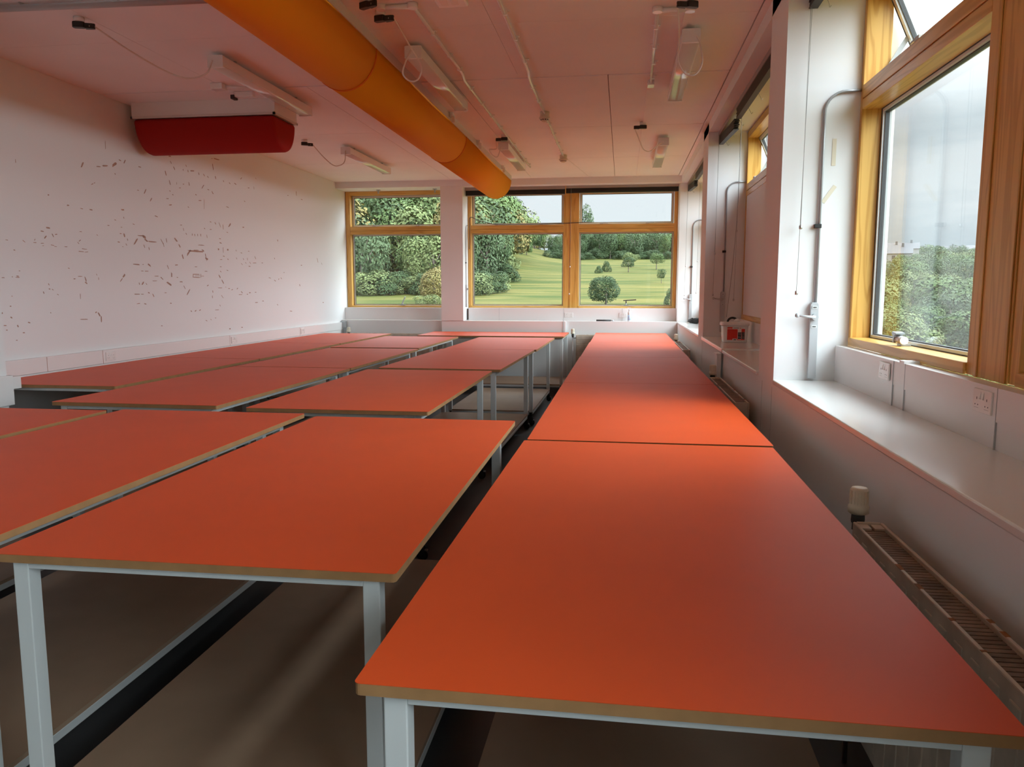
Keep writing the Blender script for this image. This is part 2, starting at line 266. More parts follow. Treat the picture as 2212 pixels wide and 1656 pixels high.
mb = MB(); mb.box(XL - .3, XL, YB, 14.4, 0, 3.66)
for y0, z0, y1, z1, w in MARKS:
    d = Vector((y1 - y0, z1 - z0)); L = max(d.length, .004); d = d / L if d.length else Vector((1, 0)); n = Vector((-d.y, d.x)) * w / 2
    k = 9; pts = []
    for i in range(k):
        a = 2 * PI * i / k; j = random.uniform(.72, 1.15)
        c = Vector(((y0 + y1) / 2, (z0 + z1) / 2)) + d * (math.copysign(abs(math.cos(a)) ** .6, math.cos(a)) * L / 2 * j) + n * (math.copysign(abs(math.sin(a)) ** .6, math.sin(a)) * j)
        pts.append((c.x, c.y))
    mb.prism(pts, XL - .002, XL + .0012, 'x', 2 if (abs(y0 - 12.9) < .0) else 1)
struct('wall_left', mb, ['wall', 'peel', 'dark_mark'], 'white wall covered with small brown patches of peeled paint')
struct('trim_1', MB().box(XL, -4.72, YB, 5.33, 0, 3.64), 'wall', 'white wall pier on the left edge')
mb = MB(); mb.box(XL + .001, -5.125, 5.75, 13.72, .985, 1.118); mb.box(XL + .001, -5.128, 5.75, 13.72, .90, .982)
for y in (6.26, 7.02, 9.55, 11.8): mb.box(-5.126, -5.1235, y - .003, y + .003, .985, 1.117, 1)
struct('trim_2', mb, ['satin_white', 'peel'], 'white cable trunking along the left wall', .004)
mb = MB(); mb.box(-4.721, -4.69, YB, 5.36, .826, 1.058); mb.box(-5.1, -4.692, 5.331, 5.36, .826, 1.058); mb.box(-4.80, -4.695, 5.362, 5.445, .946, 1.044)
struct('trim_3', mb, ['satin_white'], 'white boxed trunking below the left pier', .004)

# end wall
mb = MB()
mb.box(XL, -3.24, 13.78, 14.4, 0, 1.16); mb.box(-3.24, -.99, 13.70, 14.4, 0, 1.16); mb.box(-.99, XR + .7, 13.78, 14.4, 0, 1.16)
mb.box(-3.24, -2.835, 13.68, 14.4, 1.16, ZC)
mb.box(.945, 1.6, YF, 14.4, 1.16, ZC); mb.box(XL, 1.6, 13.66, 14.4, ZS, 3.66)
struct('wall_far', mb, ['wall'], 'white end wall with a pier between its windows', .004)
mb = MB(); mb.box(XL + .002, -3.242, 13.985, 14.14, 1.16, 1.385); mb.box(-2.80, .943, 13.985, 14.14, 1.16, 1.385)
for x in (-2.23, -1.05, .0): mb.box(x - .002, x + .002, 13.983, 13.9855, 1.162, 1.384, 1)
mb.box(-2.833, -2.802, 13.995, 14.1, 1.17, 1.37, 2)
struct('trim_4', mb, ['satin_white', 'grey', 'gap'], 'white cable trunking below the end windows')

# window wall
PIERS = [(-4.2, -3.75), (.70, 1.36), (5.065, 5.60), (9.46, 10.02)]
BAYS = [(-3.75, .70), (1.36, 5.065), (5.60, 9.46), (10.02, 13.78)]
mb = MB(); mb.box(XR, 1.6, YB, 13.78, 0, 1.12)
for a, b in PIERS: mb.box(XR, 1.6, a, b, 1.12, 3.66)
mb.box(XR + .0, 1.6, YB, 13.66, ZS, 3.66)
for y in (5.45, 9.52, 5.10): mb.box(XR - .0012, XR, y - .002, y + .002, .05, 1.1, 1)
struct('wall_right', mb, ['wall', 'grey'], 'white window wall with deep piers')
for i, (a, b) in enumerate(BAYS):
    mb = MB()
    if i == 2: mb.box(XR - .018, 1.42, a, 7.5, 1.12, SILL); mb.box(XR - .018, 1.42, 7.54, b, 1.12, SILL + .012)
    else: mb.box(XR - .004, 1.42, a, b, 1.12, SILL)
    struct('trim_%d' % (5 + i), mb, ['gloss_white'], 'glossy white window sill', .006)
mb = MB()
for i, (a, b) in enumerate(BAYS):
    if i == 2: mb.box(1.375, XW, a, b, SILL, 1.375)
    else: mb.box(1.33, XW, a, b, SILL, 1.372)
mb.box(1.325, 1.33, 1.36, 3.84, 1.25, 1.372); mb.box(1.327, 1.33, 3.84, 5.06, 1.255, 1.37)
for y in (3.84, 2.93, 4.0): mb.box(1.3235, 1.33, y - .002, y + .002, SILL, 1.372, 1)
mb.box(1.318, 1.42, 3.84, 3.90, 1.372, 1.385)
struct('trim_9', mb, ['satin_white', 'grey'], 'white cable trunking behind the sills')
mb = MB(); mb.box(XL - .3, 1.6, YB - .2, YB, 0, 3.66)
struct('wall_back', mb, ['wall'], 'white back wall')

# windows: axis 'y' -> runs along Y in the window wall (outside is +X); axis 'x' -> runs along X in the end wall (outside is +Y)
def make_window(idx, axis, a0, a1, face, z0, z1, t0, t1, opened, label, jamb=(.065, .065), lower=True, stays=2, head=.075, bott=.05, glass_in=.115):
    root = bpy.data.objects.new('window_%d' % idx, None); COL.objects.link(root); tag(root, label, None, None, 'structure')
    root.location = (face, (a0 + a1) / 2, z0) if axis == 'y' else ((a0 + a1) / 2, face, z0)
    def B(mb, u0, u1, d0, d1, zz0, zz1, mi=0):
        if axis == 'y': mb.box(face + d0, face + d1, u0, u1, zz0, zz1, mi)
        else: mb.box(u0, u1, face + d0, face + d1, zz0, zz1, mi)
    j0, j1 = jamb; D = .15; hw = 'wood_y' if axis == 'y' else 'wood_x'
    v = MB(); B(v, a0, a0 + j0, 0, D, z0, z1); B(v, a1 - j1, a1, 0, D, z0, z1); v.build('jamb', 'wood_z', root, .004)
    h = MB(); B(h, a0 + j0, a1 - j1, 0, D, z1 - head, z1); h.build('head', hw, root, .004)
    c = MB(); B(c, a0 + j0, a1 - j1, -.012, D, z0, z0 + bott); c.build('window_sill', hw, root, .004)
    tm = (t0 + t1) / 2 - .01
    t = MB(); B(t, a0 + j0, a1 - j1, 0, D, t0, tm - .004); B(t, a0 + j0, a1 - j1, .008, D, tm - .004, tm + .004, 0); B(t, a0 + j0, a1 - j1, 0, D, tm + .004, t1)
    t.build('transom', hw, root, .003)
    def sash(nm, zz0, zz1, ang, fw):
        e = bpy.data.objects.new(nm, None); COL.objects.link(e); e.parent = root
        u0, u1 = a0 + j0 + .004, a1 - j1 - .004; H = zz1 - zz0
        e.location = Vector((face + glass_in, (u0 + u1) / 2, zz1)) - root.location if axis == 'y' else Vector(((u0 + u1) / 2, face + glass_in, zz1)) - root.location
        W = (u1 - u0) / 2
        def S(mb, uu0, uu1, d0, d1, s0, s1, mi=0):
            if axis == 'y': mb.box(d0, d1, uu0, uu1, s0, s1, mi)
            else: mb.box(uu0, uu1, d0, d1, s0, s1, mi)
        f = MB()
        for d0, d1, w0, w1, mi in ((-.004, .004, 0, .004, 1), (0, .05, .0, fw, 0), (.012, .036, fw, fw + .006, 1)):
            S(f, -W + w0, -W + w1, d0, d1, -H + w0, -w0, mi); S(f, W - w1, W - w0, d0, d1, -H + w0, -w0, mi)
            S(f, -W + w1, W - w1, d0, d1, -w1, -w0, mi); S(f, -W + w1, W - w1, d0, d1, -H + w0, -H + w1, mi)
        f.build('sash_frame', ['alu', 'gasket'], e, 0, rel=False)
        g = MB(); S(g, -W + fw - .004, W - fw + .004, .02, .028, -H + fw - .004, -fw + .004); g.build('pane', 'glass', e, 0, rel=False)
        if axis == 'y': e.rotation_euler = (0, -ang, 0)
        else: e.rotation_euler = (ang, 0, 0)
        return e
    if lower: sash('lower_sash', z0 + bott, t0, 0, .020)
    sash('upper_sash', t1, z1 - head, opened, .038)
    for k in range(stays):
        u = a0 + (a1 - a0) * ((k + .65) / (stays + .3))
        s = MB(); B(s, u - .03, u + .03, .0, .05, t1, t1 + .018); B(s, u + .01, u + .12, .01, .03, t1 + .012, t1 + .024); s.build('stay', 'grey', root, .002)
    if opened > .05:
        s = MB(); L = (z1 - head - t1)
        for u in (a0 + j0 + .01, a1 - j1 - .01):
            p0 = (face + .10, u, t1 + .03) if axis == 'y' else (u, face + .10, t1 + .03)
            q = L * .55
            p1 = (face + glass_in + math.sin(opened) * q, u, z1 - head - math.cos(opened) * q) if axis == 'y' else (u, face + glass_in + math.sin(opened) * q, z1 - head - math.cos(opened) * q)
            s.bar(p0, p1, .012, .026)
        s.build('friction_stay', 'grey', root)
    return root
OPEN = math.radians(24)
make_window(1, 'x', -5.165, -3.245, YW, 1.37, 3.53, 2.745, 2.885, .03, 'left end window with honey-coloured timber frame', (.085, .03), head=.07)
make_window(2, 'x', -2.832, -.955, YW, 1.37, 3.53, 2.745, 2.885, .03, 'end window left of the timber mullion', (.06, .12), head=.07)
make_window(3, 'x', -.925, .943, YW, 1.37, 3.53, 2.745, 2.885, .03, 'end window right of the timber mullion', (.13, .06), head=.07)
make_window(4, 'y', 3.30, 5.065, XW, WB, WT, WTL, WTH, OPEN, 'large side window overlooking the valley', (.075, .04), stays=1)
make_window(5, 'y', 1.36, 3.02, XW, WB, WT, WTL, WTH, OPEN, 'high side window beside the camera', (.065, .065), stays=1, lower=False)
make_window(6, 'y', 7.60, 9.46, XW, WB, WT, WTL, WTH, OPEN, 'high open side window over the white board', (.065, .05), stays=2, lower=False)
make_window(7, 'y', 5.60, 7.42, XW, WB, WT, WTL, WTH, OPEN, 'high open side window behind the pier', (.065, .065), stays=2, lower=False)
make_window(8, 'y', 11.98, 13.78, XW, WB, WT, WTL, WTH, OPEN, 'far side window', (.065, .065), stays=2)
make_window(9, 'y', 10.02, 11.82, XW, WB, WT, WTL, WTH, OPEN, 'side window behind the far pier', (.065, .065), stays=2)
make_window(10, 'y', -1.45, .70, XW, WB, WT, WTL, WTH, OPEN, 'side window behind the camera', (.065, .065), stays=1)
make_window(11, 'y', -3.75, -1.61, XW, WB, WT, WTL, WTH, OPEN, 'rearmost side window', (.065, .065), stays=1)
mb = MB()
for a, b in ((3.02, 3.30), (7.42, 7.60), (11.82, 11.98), (-1.61, -1.45)): mb.box(XW - .006, XW + .16, a, b, WB, WT)
mb.box(XW - .012, XW - .006, 3.03, 3.06, WB, WT); mb.box(XW - .012, XW - .006, 3.26, 3.29, WB, WT)
mb.box(-.957, -.923, YW - .01, YW + .16, 1.37, 3.53)
struct('trim_10', mb, ['wood_z'], 'timber mullions between the windows', .004)
# board that covers the lower windows of the middle bay
b_ = MB(); b_.box(1.405, 1.43, 5.60, 9.46, 1.43, 2.79).box(1.40, 1.55, 5.60, 9.46, 1.375, 1.43, 1)
struct('trim_11', b_, ['board', 'wood_y'], 'white board filling the lower windows of the middle bay')
b_ = MB(); b_.box(1.435, 1.46, 1.43, 2.95, 1.425, 2.79)
struct('trim_12', b_, ['board'], 'white board filling the lower window beside the camera')

# ------------------------------------------------------------------ work tables
TW, TL = 1.20, 2.43
def make_table():
    r = thing('work_table', '', 'table')
    x0, x1, y0, y1 = -TW / 2, TW / 2, -TL / 2, TL / 2
    def rr(g, r_=.012, n=4):
        out = []
        for cx, cy, a in ((x1 - g - r_, y1 - g - r_, 0), (x0 + g + r_, y1 - g - r_, PI / 2), (x0 + g + r_, y0 + g + r_, PI), (x1 - g - r_, y0 + g + r_, 1.5 * PI)):
            for i in range(n + 1): out.append((cx + r_ * math.cos(a + PI / 2 * i / n), cy + r_ * math.sin(a + PI / 2 * i / n)))
        return out
    t = MB(); t.prism(rr(.0008), T - .025, T - .0012, 'z', 0).prism(rr(0), T - .0012, T, 'z', 1)
    t.build('tabletop', ['mdf', 'orange'], r, rel=False)
    lx, ly0, ly1 = .548, y0 + .022, y0 + 2.235
    lw = .048; zt = T - .0255
    for sx in (-1, 1):
        for yy in (ly0, ly1 - lw):
            l = MB(); a, b = sorted((sx * lx, sx * (lx - lw))); l.box(a, b, yy, yy + lw, .168, zt)
            lo = l.build('leg', 'leg', r, .003, rel=False)
            cx, cy = (a + b) / 2, yy + lw / 2
            c = MB(); c.cyl((cx, cy, .10), (cx, cy, .17), .011, 8).lathe([(.021, .158), (.021, .168)], (cx, cy, 0), 12)
            c.prism([(cx - .022, .045), (cx + .026, .03), (cx + .030, .085), (cx + .012, .112), (cx - .014, .112)], cy - .018, cy - .013, 'y').prism([(cx - .022, .045), (cx + .026, .03), (cx + .030, .085), (cx + .012, .112), (cx - .014, .112)], cy + .013, cy + .018, 'y')
            c.lathe([(.026, -.011), (.0365, -.008), (.0365, .008), (.026, .011)], (cx + .012, cy, .0366), 18, ax='y')
            c.box(cx + .028, cx + .046, cy - .012, cy + .012, .066, .074, 1)
            c.build('castor', ['black', 'chrome'], lo, rel=False)
    f = MB()
    for sx in (-1, 1):
        a, b = sorted((sx * (lx - .001), sx * (lx - .029))); f.box(a, b, ly0 + lw, ly1 - lw, zt - .032, zt)
    for yy in (ly0 + .001, ly1 - .029): f.box(-lx + lw, lx - lw, yy, yy + .028, zt - .024, zt)
    f.build('top_frame', 'leg', r, .002, rel=False)
    s = MB(); s.box(-lx + .002, lx - .002, ly0 + lw + .002, ly1 - lw - .002, .171, .189).box(-lx + lw + .002, lx - lw - .002, ly0 + .004, ly0 + lw + .002, .171, .189).box(-lx + lw + .002, lx - lw - .002, ly1 - lw - .002, ly1 - .004, .171, .189)
    s.build('shelf', 'shelf', r, rel=False)
    g = MB()
    for sx in (-1, 1):
        a, b = sorted((sx * lx, sx * (lx - .028))); g.box(a, b, ly0 + lw, ly1 - lw, .139, .171)
    for yy in (ly0 + .001, ly1 - .029): g.box(-lx + lw, lx - lw, yy, yy + .028, .139, .171)
    g.build('shelf_frame', 'leg', r, .002, rel=False)
    return r
GR = 'orange-topped work tables'
W_ = 'in the row along the window wall'
TABLES = [  # centre x, near edge y, rotation, label
    (.100, 1.338, -.010, 'orange-topped work table at the near end of the row along the window wall'),
    (.136, 3.800, 0, 'second orange-topped work table from the camera ' + W_),
    (.136, 6.237, 0, 'third orange-topped work table from the camera ' + W_),
    (.142, 8.674, 0, 'fourth orange-topped work table from the camera ' + W_),
    (.150, 11.111, 0, 'orange-topped work table at the far end of the window-wall row, by the end radiator'),
    (-1.184, 1.905, .006, 'big front orange-topped table across the narrow aisle from the window-wall row'),
    (-1.775, 4.585, .004, 'orange-topped table just behind the front aisle table, overhanging a pale shelf'),
    (-1.728, 7.155, -.020, 'third orange-topped table from the front along the left side of the aisle'),
    (-1.655, 9.60, -.006, 'orange-topped table at the back of the aisle, in front of the crosswise table'),
    (-2.490, 1.985, .006, 'front orange-topped table left of the big front aisle table'),
    (-3.200, 4.645, -.010, 'orange-topped table behind the front tables, in the second column from the left wall'),
    (-3.175, 7.10, -.006, 'middle orange-topped table of the second column from the left wall'),
    (-3.190, 9.665, .0, 'last orange-topped table of the second column from the left wall, near the end wall'),
    (-3.765, 1.93, .006, 'orange-topped table cut off by the left edge of the photo, at the front'),
    (-4.512, 5.478, 0, 'orange-topped table against the left wall trunking, nearest of the three there'),
    (-4.512, 7.925, 0, 'orange-topped table against the left wall trunking, middle of the three there'),
    (-4.512, 10.372, 0, 'orange-topped table against the left wall trunking, last before the left end window'),
]
t0 = make_table()
for i, (cx, yn, rz, lab) in enumerate(TABLES):
    o = t0 if i == 0 else copy_tree(t0)
    c = Vector((0, TL / 2, 0)); c.rotate(Matrix.Rotation(rz, 3, 'Z'))
    o.location = (cx + c.x, yn + c.y, 0); o.rotation_euler = (0, 0, rz); tag(o, lab, 'table', GR)
o = copy_tree(t0); o.location = (-2.135, 12.975, 0); o.rotation_euler = (0, 0, PI / 2)
tag(o, 'orange-topped table standing crosswise below the end windows', 'table', GR)

# ------------------------------------------------------------------ ceiling lights
def make_light():
    r = thing('ceiling_light', '', 'lamp'); L = 1.84; w = .067
    b = MB(); b.prism([(-w, .012), (w, .012), (w, .085), (w - .01, .095), (-w + .01, .095), (-w, .085)], -L / 2, L / 2, 'y')
    b.build('housing', 'lampbody', r, rel=False)
    d = MB(); prof = [(-w + .004, .0125)] + [((-w + .004) * math.cos(PI * k / 10), .0118 - .010 * math.sin(PI * k / 10)) for k in range(11)] + [(w - .004, .0125)]
    d.prism(prof, -L / 2 + .03, L / 2 - .03, 'y', smooth=True); d.build('diffuser', 'diff', r, rel=False)
    for s in (-1, 1): MB().box(-w - .001, w + .001, s * (L / 2 - .015) - .016, s * (L / 2 - .015) + .016, -.001, .093).build('end_cap', 'lampbody', r, .003, rel=False)
    for s in (-.62, .62): MB().box(-.03, .03, s - .012, s + .012, .095, .125).build('bracket', 'steel', r, rel=False)
    return r
LIGHTS = [(-3.312, 7.05, 'white strip light above the red fabric duct, with a sagging flex'), (-3.70, 11.1, 'white strip light nearest the left end window'),
          (-1.655, 7.04, 'white strip light close beside the yellow duct, its flex in a loop'), (-1.56, 11.07, 'white strip light beside the far end of the yellow duct'),
          (.466, 6.94, 'strip light by the window wall with a long loop of flex across it'), (.476, 11.05, 'small-looking strip light over the far end of the window-wall tables')]
l0 = make_light(); LO = []
for i, (x, y, lab) in enumerate(LIGHTS):
    o = l0 if i == 0 else copy_tree(l0); o.location = (x, y, 3.515); tag(o, lab, 'ceiling light', 'ceiling strip lights'); LO.append(o)
def flex(i, pts):
    MB().tube(spline(pts), .0065, 8).build('flex', 'flex', LO[i])
flex(0, [(-3.765, 5.29, 3.582), (-3.70, 5.60, 3.50), (-3.60, 5.88, 3.43), (-3.48, 6.0, 3.40), (-3.36, 6.07, 3.45), (-3.33, 6.12, 3.565)])
flex(1, [(-4.01, 9.83, 3.582), (-3.94, 9.98, 3.46), (-3.84, 10.08, 3.36), (-3.76, 10.12, 3.36), (-3.705, 10.16, 3.42), (-3.70, 10.175, 3.56)])
flex(2, [(-1.60, 5.42, 3.582), (-1.59, 5.78, 3.51), (-1.56, 6.0, 3.42), (-1.60, 6.06, 3.34), (-1.665, 6.07, 3.33), (-1.72, 6.06, 3.38), (-1.70, 6.05, 3.46), (-1.66, 6.08, 3.56)])
flex(3, [(-1.605, 9.825, 3.582), (-1.62, 9.98, 3.50), (-1.72, 10.03, 3.50), (-1.68, 10.06, 3.43), (-1.62, 10.08, 3.42), (-1.585, 10.12, 3.55)])
flex(4, [(.325, 5.435, 3.582), (.36, 5.74, 3.47), (.37, 5.93, 3.36), (.43, 5.98, 3.28), (.50, 5.99, 3.28), (.545, 6.0, 3.36), (.53, 5.99, 3.48), (.50, 6.0, 3.55)])
flex(5, [(.10, 9.323, 3.582), (.175, 9.55, 3.46), (.22, 9.72, 3.40), (.30, 9.86, 3.40), (.40, 10.03, 3.50), (.47, 10.1, 3.55)])
# black plug connectors the flexes hang from
def make_plug():
    r = thing('lighting_connector', '', 'connector')
    MB().lathe([(.036, .058), (.036, .090)], n=18).build('ceiling_base', 'wpvc', r, rel=False)
    b = MB(); b.prism([(-.036, -.022), (.030, -.022), (.038, -.012), (.038, .012), (.030, .022), (-.036, .022), (-.044, .010), (-.044, -.010)], .018, .058, 'z')
    b.build('socket_body', 'black', r, .004, rel=False)
    p = MB(); p.prism([(.040, -.019), (.088, -.015), (.105, -.007), (.105, .007), (.088, .015), (.040, .019)], .014, .050, 'z').box(.058, .074, -.0165, -.014, .024, .036, 1)
    p.build('plug', ['black', 'cream'], r, .003, rel=False)
    return r
PLUGS = [(-3.86, 5.26, .3, 'black plug connector by the grey ceiling pipe'), (-4.10, 9.78, .5, 'black plug connector beside the red duct'),
         (-1.72, 5.18, -.5, 'black plug connector half out of the top of the photo, by the yellow duct'), (-1.70, 5.44, -.2, 'black plug connector with the looped flex, against the yellow duct rail'),
         (-1.50, 9.83, 3.2, 'black plug connector beside the end of the left conduit'), (.42, 5.47, 3.5, 'black plug connector above the strip light by the window wall'),
         (.20, 9.34, 3.3, 'black plug connector on the white mini trunking')]
p0 = make_plug()
for i, (x, y, a, lab) in enumerate(PLUGS):
    o = p0 if i == 0 else copy_tree(p0); o.location = (x, y, ZC - .091); o.rotation_euler = (0, 0, a); tag(o, lab, 'plug', 'black lighting plugs')

# ------------------------------------------------------------------ fabric ducts
def dshape(w, d, n=20, p=2.0):
    return [(-w * math.cos(PI * k / n), -d * math.sin(PI * k / n)) for k in range(n + 1)]
r = thing('ceiling_duct', 'long yellow half-round fabric air duct running towards the end windows', 'air duct', (-2.17, 8.0, 3.55))
xc, zb = -2.175, 3.556
xy = lambda w, d: [(xc + a, zb + b) for a, b in dshape(w, d)]
segs = [(-1.6, 2.45), (2.45, 5.99), (5.99, 9.46), (9.46, 13.30)]
for a, b in segs: MB().prism(xy(.268, .300), a + .008, b - .008, 'y', smooth=True).build('fabric_section', 'yellow', r)
for a, b in segs[1:]: MB().prism(xy(.2715, .3045), a - .011, a + .011, 'y', smooth=True).build('seam', 'yseam', r)
MB().prism(xy(.262, .294), 13.29, 13.306, 'y').build('end_cap', 'yseam', r)
b = MB()
for s in (-1, 1):
    x = xc + s * .268; b.box(min(x, x - s * .02), max(x, x - s * .02), -1.6, 13.32, zb, zb + .084).box(min(x, x + s * .010), max(x, x + s * .010), -1.6, 13.32, zb, zb + .020)
b.box(xc - .25, xc + .25, 13.30, 13.32, zb, zb + .084)
b.build('rail', 'rail', r)
for y in (8.55, 10.15, 12.2): MB().box(xc + .27, xc + .31, y - .03, y + .03, zb + .035, zb + .084).box(xc + .29, xc + .325, y - .015, y + .015, zb - .02, zb + .055).build('bracket', 'wpvc', r)
r = thing('ceiling_duct', 'short red fabric duct hanging against the left wall', 'air duct', (-4.3, 7.9, 3.5))
yc, zb = 7.92, 3.478
MB().prism([(yc + a, zb + b) for a, b in dshape(.275, .325)], -5.07, -3.53, 'x', smooth=True).build('fabric_section', 'red', r, .03)
b = MB(); b.box(-5.09, -3.51, yc - .285, yc - .262, zb, zb + .022).box(-5.09, -3.51, yc + .262, yc + .285, zb, zb + .022).box(-3.532, -3.51, yc - .285, yc + .285, zb, zb + .022).box(-5.09, -5.07, yc - .285, yc + .285, zb, zb + .022)
b.build('rail', 'rail', r)
MB().box(-5.085, -3.515, yc - .27, yc + .27, zb + .022, ZC - .001).build('plenum_box', 'ceiling', r)

# ------------------------------------------------------------------ conduits, detectors
def clips(r, pts, rad=.0125, mt='wpvc'):
    for x, y, ax in pts:
        k = MB()
        if ax == 'y': k.box(x - .034, x + .034, y - .007, y + .007, ZC - .006, ZC - .001).box(x - .016, x + .016, y - .009, y + .009, ZC - .034, ZC - .004).cyl((x + .027, y, ZC - .014), (x + .027, y, ZC - .004), .004, 6)
        else: k.box(x - .007, x + .007, y - .034, y + .034, ZC - .006, ZC - .001).box(x - .009, x + .009, y - .020, y + .020, ZC - .042, ZC - .004)
        k.build('saddle', mt, r)
def jbox(name, x, y, parent):
    MB().lathe([(.033, ZC - .036), (.036, ZC - .030), (.036, ZC - .001)], (x, y, 0), 18).build(name, 'wpvc', parent)
zc = ZC - .020
r = thing('ceiling_conduit', 'white ceiling conduit with a kink, ending beside the far strip light', 'conduit', (-1.44, 8, zc))
MB().tube([(-1.438, 5.36, zc), (-1.438, 6.98, zc), (-1.452, 7.12, zc - .018), (-1.468, 7.36, zc), (-1.462, 12.3, zc)], .0125, 10).build('pipe', 'wpvc', r)
MB().tube([(-1.66, 5.33, zc), (-1.44, 5.33, zc)], .016, 10).build('branch_pipe', 'wpvc', r)
jbox('junction_box', -1.438, 5.33, r); jbox('junction_box', -1.66, 5.33, r)
clips(r, [(-1.438, y, 'y') for y in (5.9, 6.45, 6.85)] + [(-1.466, y, 'y') for y in (7.5, 8.1, 8.7, 9.3, 10.4, 11.0, 11.6, 12.1)])
r = thing('ceiling_conduit', 'white ceiling conduit carrying the two smoke detectors', 'conduit', (-.86, 8, zc))
MB().tube([(-.838, 3.6, zc), (-.852, 6.98, zc), (-.860, 7.10, zc - .018), (-.874, 7.36, zc), (-.877, 11.45, zc)], .0125, 10).build('pipe', 'wpvc', r)
MB().tube([(-.877, 11.45, ZC - .006), (-.60, 13.6, ZC - .006)], .004, 6).build('thin_cable', 'flex', r)
clips(r, [(-.842, y, 'y') for y in (4.2, 4.9, 5.55, 6.1, 6.7)] + [(-.876, y, 'y') for y in (7.55, 8.1, 9.2, 9.8, 10.4, 11.0)])
r = thing('ceiling_conduit', 'short white ceiling conduit near the window-wall strip lights', 'conduit', (.21, 6.6, zc))
MB().tube([(.204, 5.64, zc), (.226, 7.52, zc)], .0125, 10).build('pipe', 'wpvc', r)
MB().tube([(.204, 5.64, zc), (.424, 5.66, zc)], .016, 10).build('branch_pipe', 'wpvc', r)
jbox('junction_box', .204, 5.64, r); jbox('junction_box', .424, 5.66, r)
MB().box(.198, .256, 7.5, 7.62, ZC - .045, ZC - .001).build('end_box', 'wpvc', r)
clips(r, [(.209 + .01 * k, 6.0 + .45 * k, 'y') for k in range(4)])
tr = MB(); tr.box(.196, .238, 7.62, 13.6, ZC - .012, ZC - .0005); tag(tr.build('cable_trunking', 'ceiling'), 'flat white mini trunking running along the ceiling to the end wall', 'trunking')
tr = MB(); tr.box(.395, .428, 5.70, 7.16, ZC - .012, ZC - .0005); tag(tr.build('cable_trunking', 'ceiling'), 'short white mini trunking above the loop of flex by the windows', 'trunking')
r = thing('ceiling_pipe', 'grey pipe across the ceiling in the top left corner', 'pipe', (-3.5, 5.0, ZC - .03))
MB().tube([(-5.06, 4.93, ZC - .03), (-2.45, 5.01, ZC - .03)], .022, 12).build('pipe', 'grey', r)
clips(r, [(-4.05, 4.966, 'x'), (-3.35, 4.985, 'x'), (-2.85, 5.0, 'x')], mt='grey')
r = thing('ceiling_sensor', 'small pale sensor box on the ceiling beyond the red duct', 'sensor', (-3.8, 7.1, ZC - .04))
MB().box(-3.86, -3.74, 7.03, 7.13, ZC - .055, ZC - .001).build('box', 'wpvc', r, .006)
MB().tube([(-3.74, 7.10, ZC - .02), (-3.62, 7.15, ZC - .02), (-3.50, 7.22, ZC - .02)], .012, 8).build('pipe', 'wpvc', r)
MB().box(-3.80, -3.60, 7.36, 7.42, ZC - .05, ZC - .001).box(-3.83, -3.79, 7.35, 7.43, ZC - .07, ZC - .03, 1).build('sensor_head', ['wpvc', 'black'], r, .005)
def detector():
    r = thing('smoke_detector', '', 'smoke detector')
    MB().lathe([(.050, .040), (.052, .060), (.052, .094)], n=24).build('base', 'cream', r, rel=False)
    b = MB(); b.lathe([(.012, -.012), (.030, -.006), (.040, .004), (.044, .016), (.060, .020), (.062, .038), (.050, .041)], n=24)
    for k in range(10):
        a = 2 * PI * k / 10; b.bar((.036 * math.cos(a), .036 * math.sin(a), .004), (.0445 * math.cos(a), .0445 * math.sin(a), .014), .014, .005, mi=1)
    b.build('sensor_head', ['cream', 'black'], r, rel=False); return r
d0 = detector()
for i, (x, y, lab) in enumerate([(-.875, 8.66, 'cream smoke detector halfway along the ceiling conduit'), (-.878, 11.40, 'cream smoke detector at the far end of the ceiling conduit')]):
    o = d0 if i == 0 else copy_tree(d0); o.location = (x, y, ZC - .095); tag(o, lab, 'smoke detector', 'ceiling smoke detectors')
r = thing('ceiling_lamp', 'white emergency light cut off by the top edge of the photo', 'emergency light', (-1.14, 5.15, ZC - .06))
MB().box(-1.245, -1.04, 5.0, 5.27, ZC - .065, ZC - .001).build('case', 'wpvc', r, .01)
for x in (-1.21, -1.14): MB().box(x, x + .05, 5.06, 5.22, ZC - .068, ZC - .064).build('lens', 'diff', r)

# ------------------------------------------------------------------ sockets
def make_socket():
    r = thing('wall_socket', '', 'socket')          # plate in local x-z, facing -y
    MB().box(-.073, .073, -.009, 0, -.043, .043).build('plate', 'wpvc', r, .003, rel=False)
    for s in (-1, 1): MB().prism([(-.009, .006), (-.015, .008), (-.010, .034), (-.009, .034)], s * .012 - .0055, s * .012 + .0055, 'x').build('switch', 'gloss_white', r, rel=False)
    for s in (-1, 1):
        h = MB(); x = s * .040; h.box(x - .002, x + .002, -.0095, -.0088, .004, .013).box(x - .0135, x - .0085, -.0095, -.0088, -.0175, -.013).box(x + .0085, x + .0135, -.0095, -.0088, -.0175, -.013)
        h.box(x - .018, x + .018, -.0093, -.0088, -.027, -.0262); h.build('pin_holes', 'dark_mark', r, rel=False)
    return r
s0 = make_socket()
SOCK = [(-.955, 13.983, 1.262, 0, 'double socket under the mullion of the end window'), (.02, 13.983, 1.262, 0, 'double socket beside the spray bottle'),
        (-5.1245, 7.13, 1.052, PI / 2, 'double socket on the left wall trunking nearest the camera'), (-5.1245, 9.66, 1.052, PI / 2, 'middle double socket on the left wall trunking'), (-5.1245, 11.9, 1.052, PI / 2, 'double socket on the left wall trunking nearest the end wall'),
        (1.324, 4.11, 1.31, -PI / 2, 'double socket near the corner of the large window sill'), (1.3265, 3.03, 1.31, -PI / 2, 'double socket below the timber mullion of the large window')]
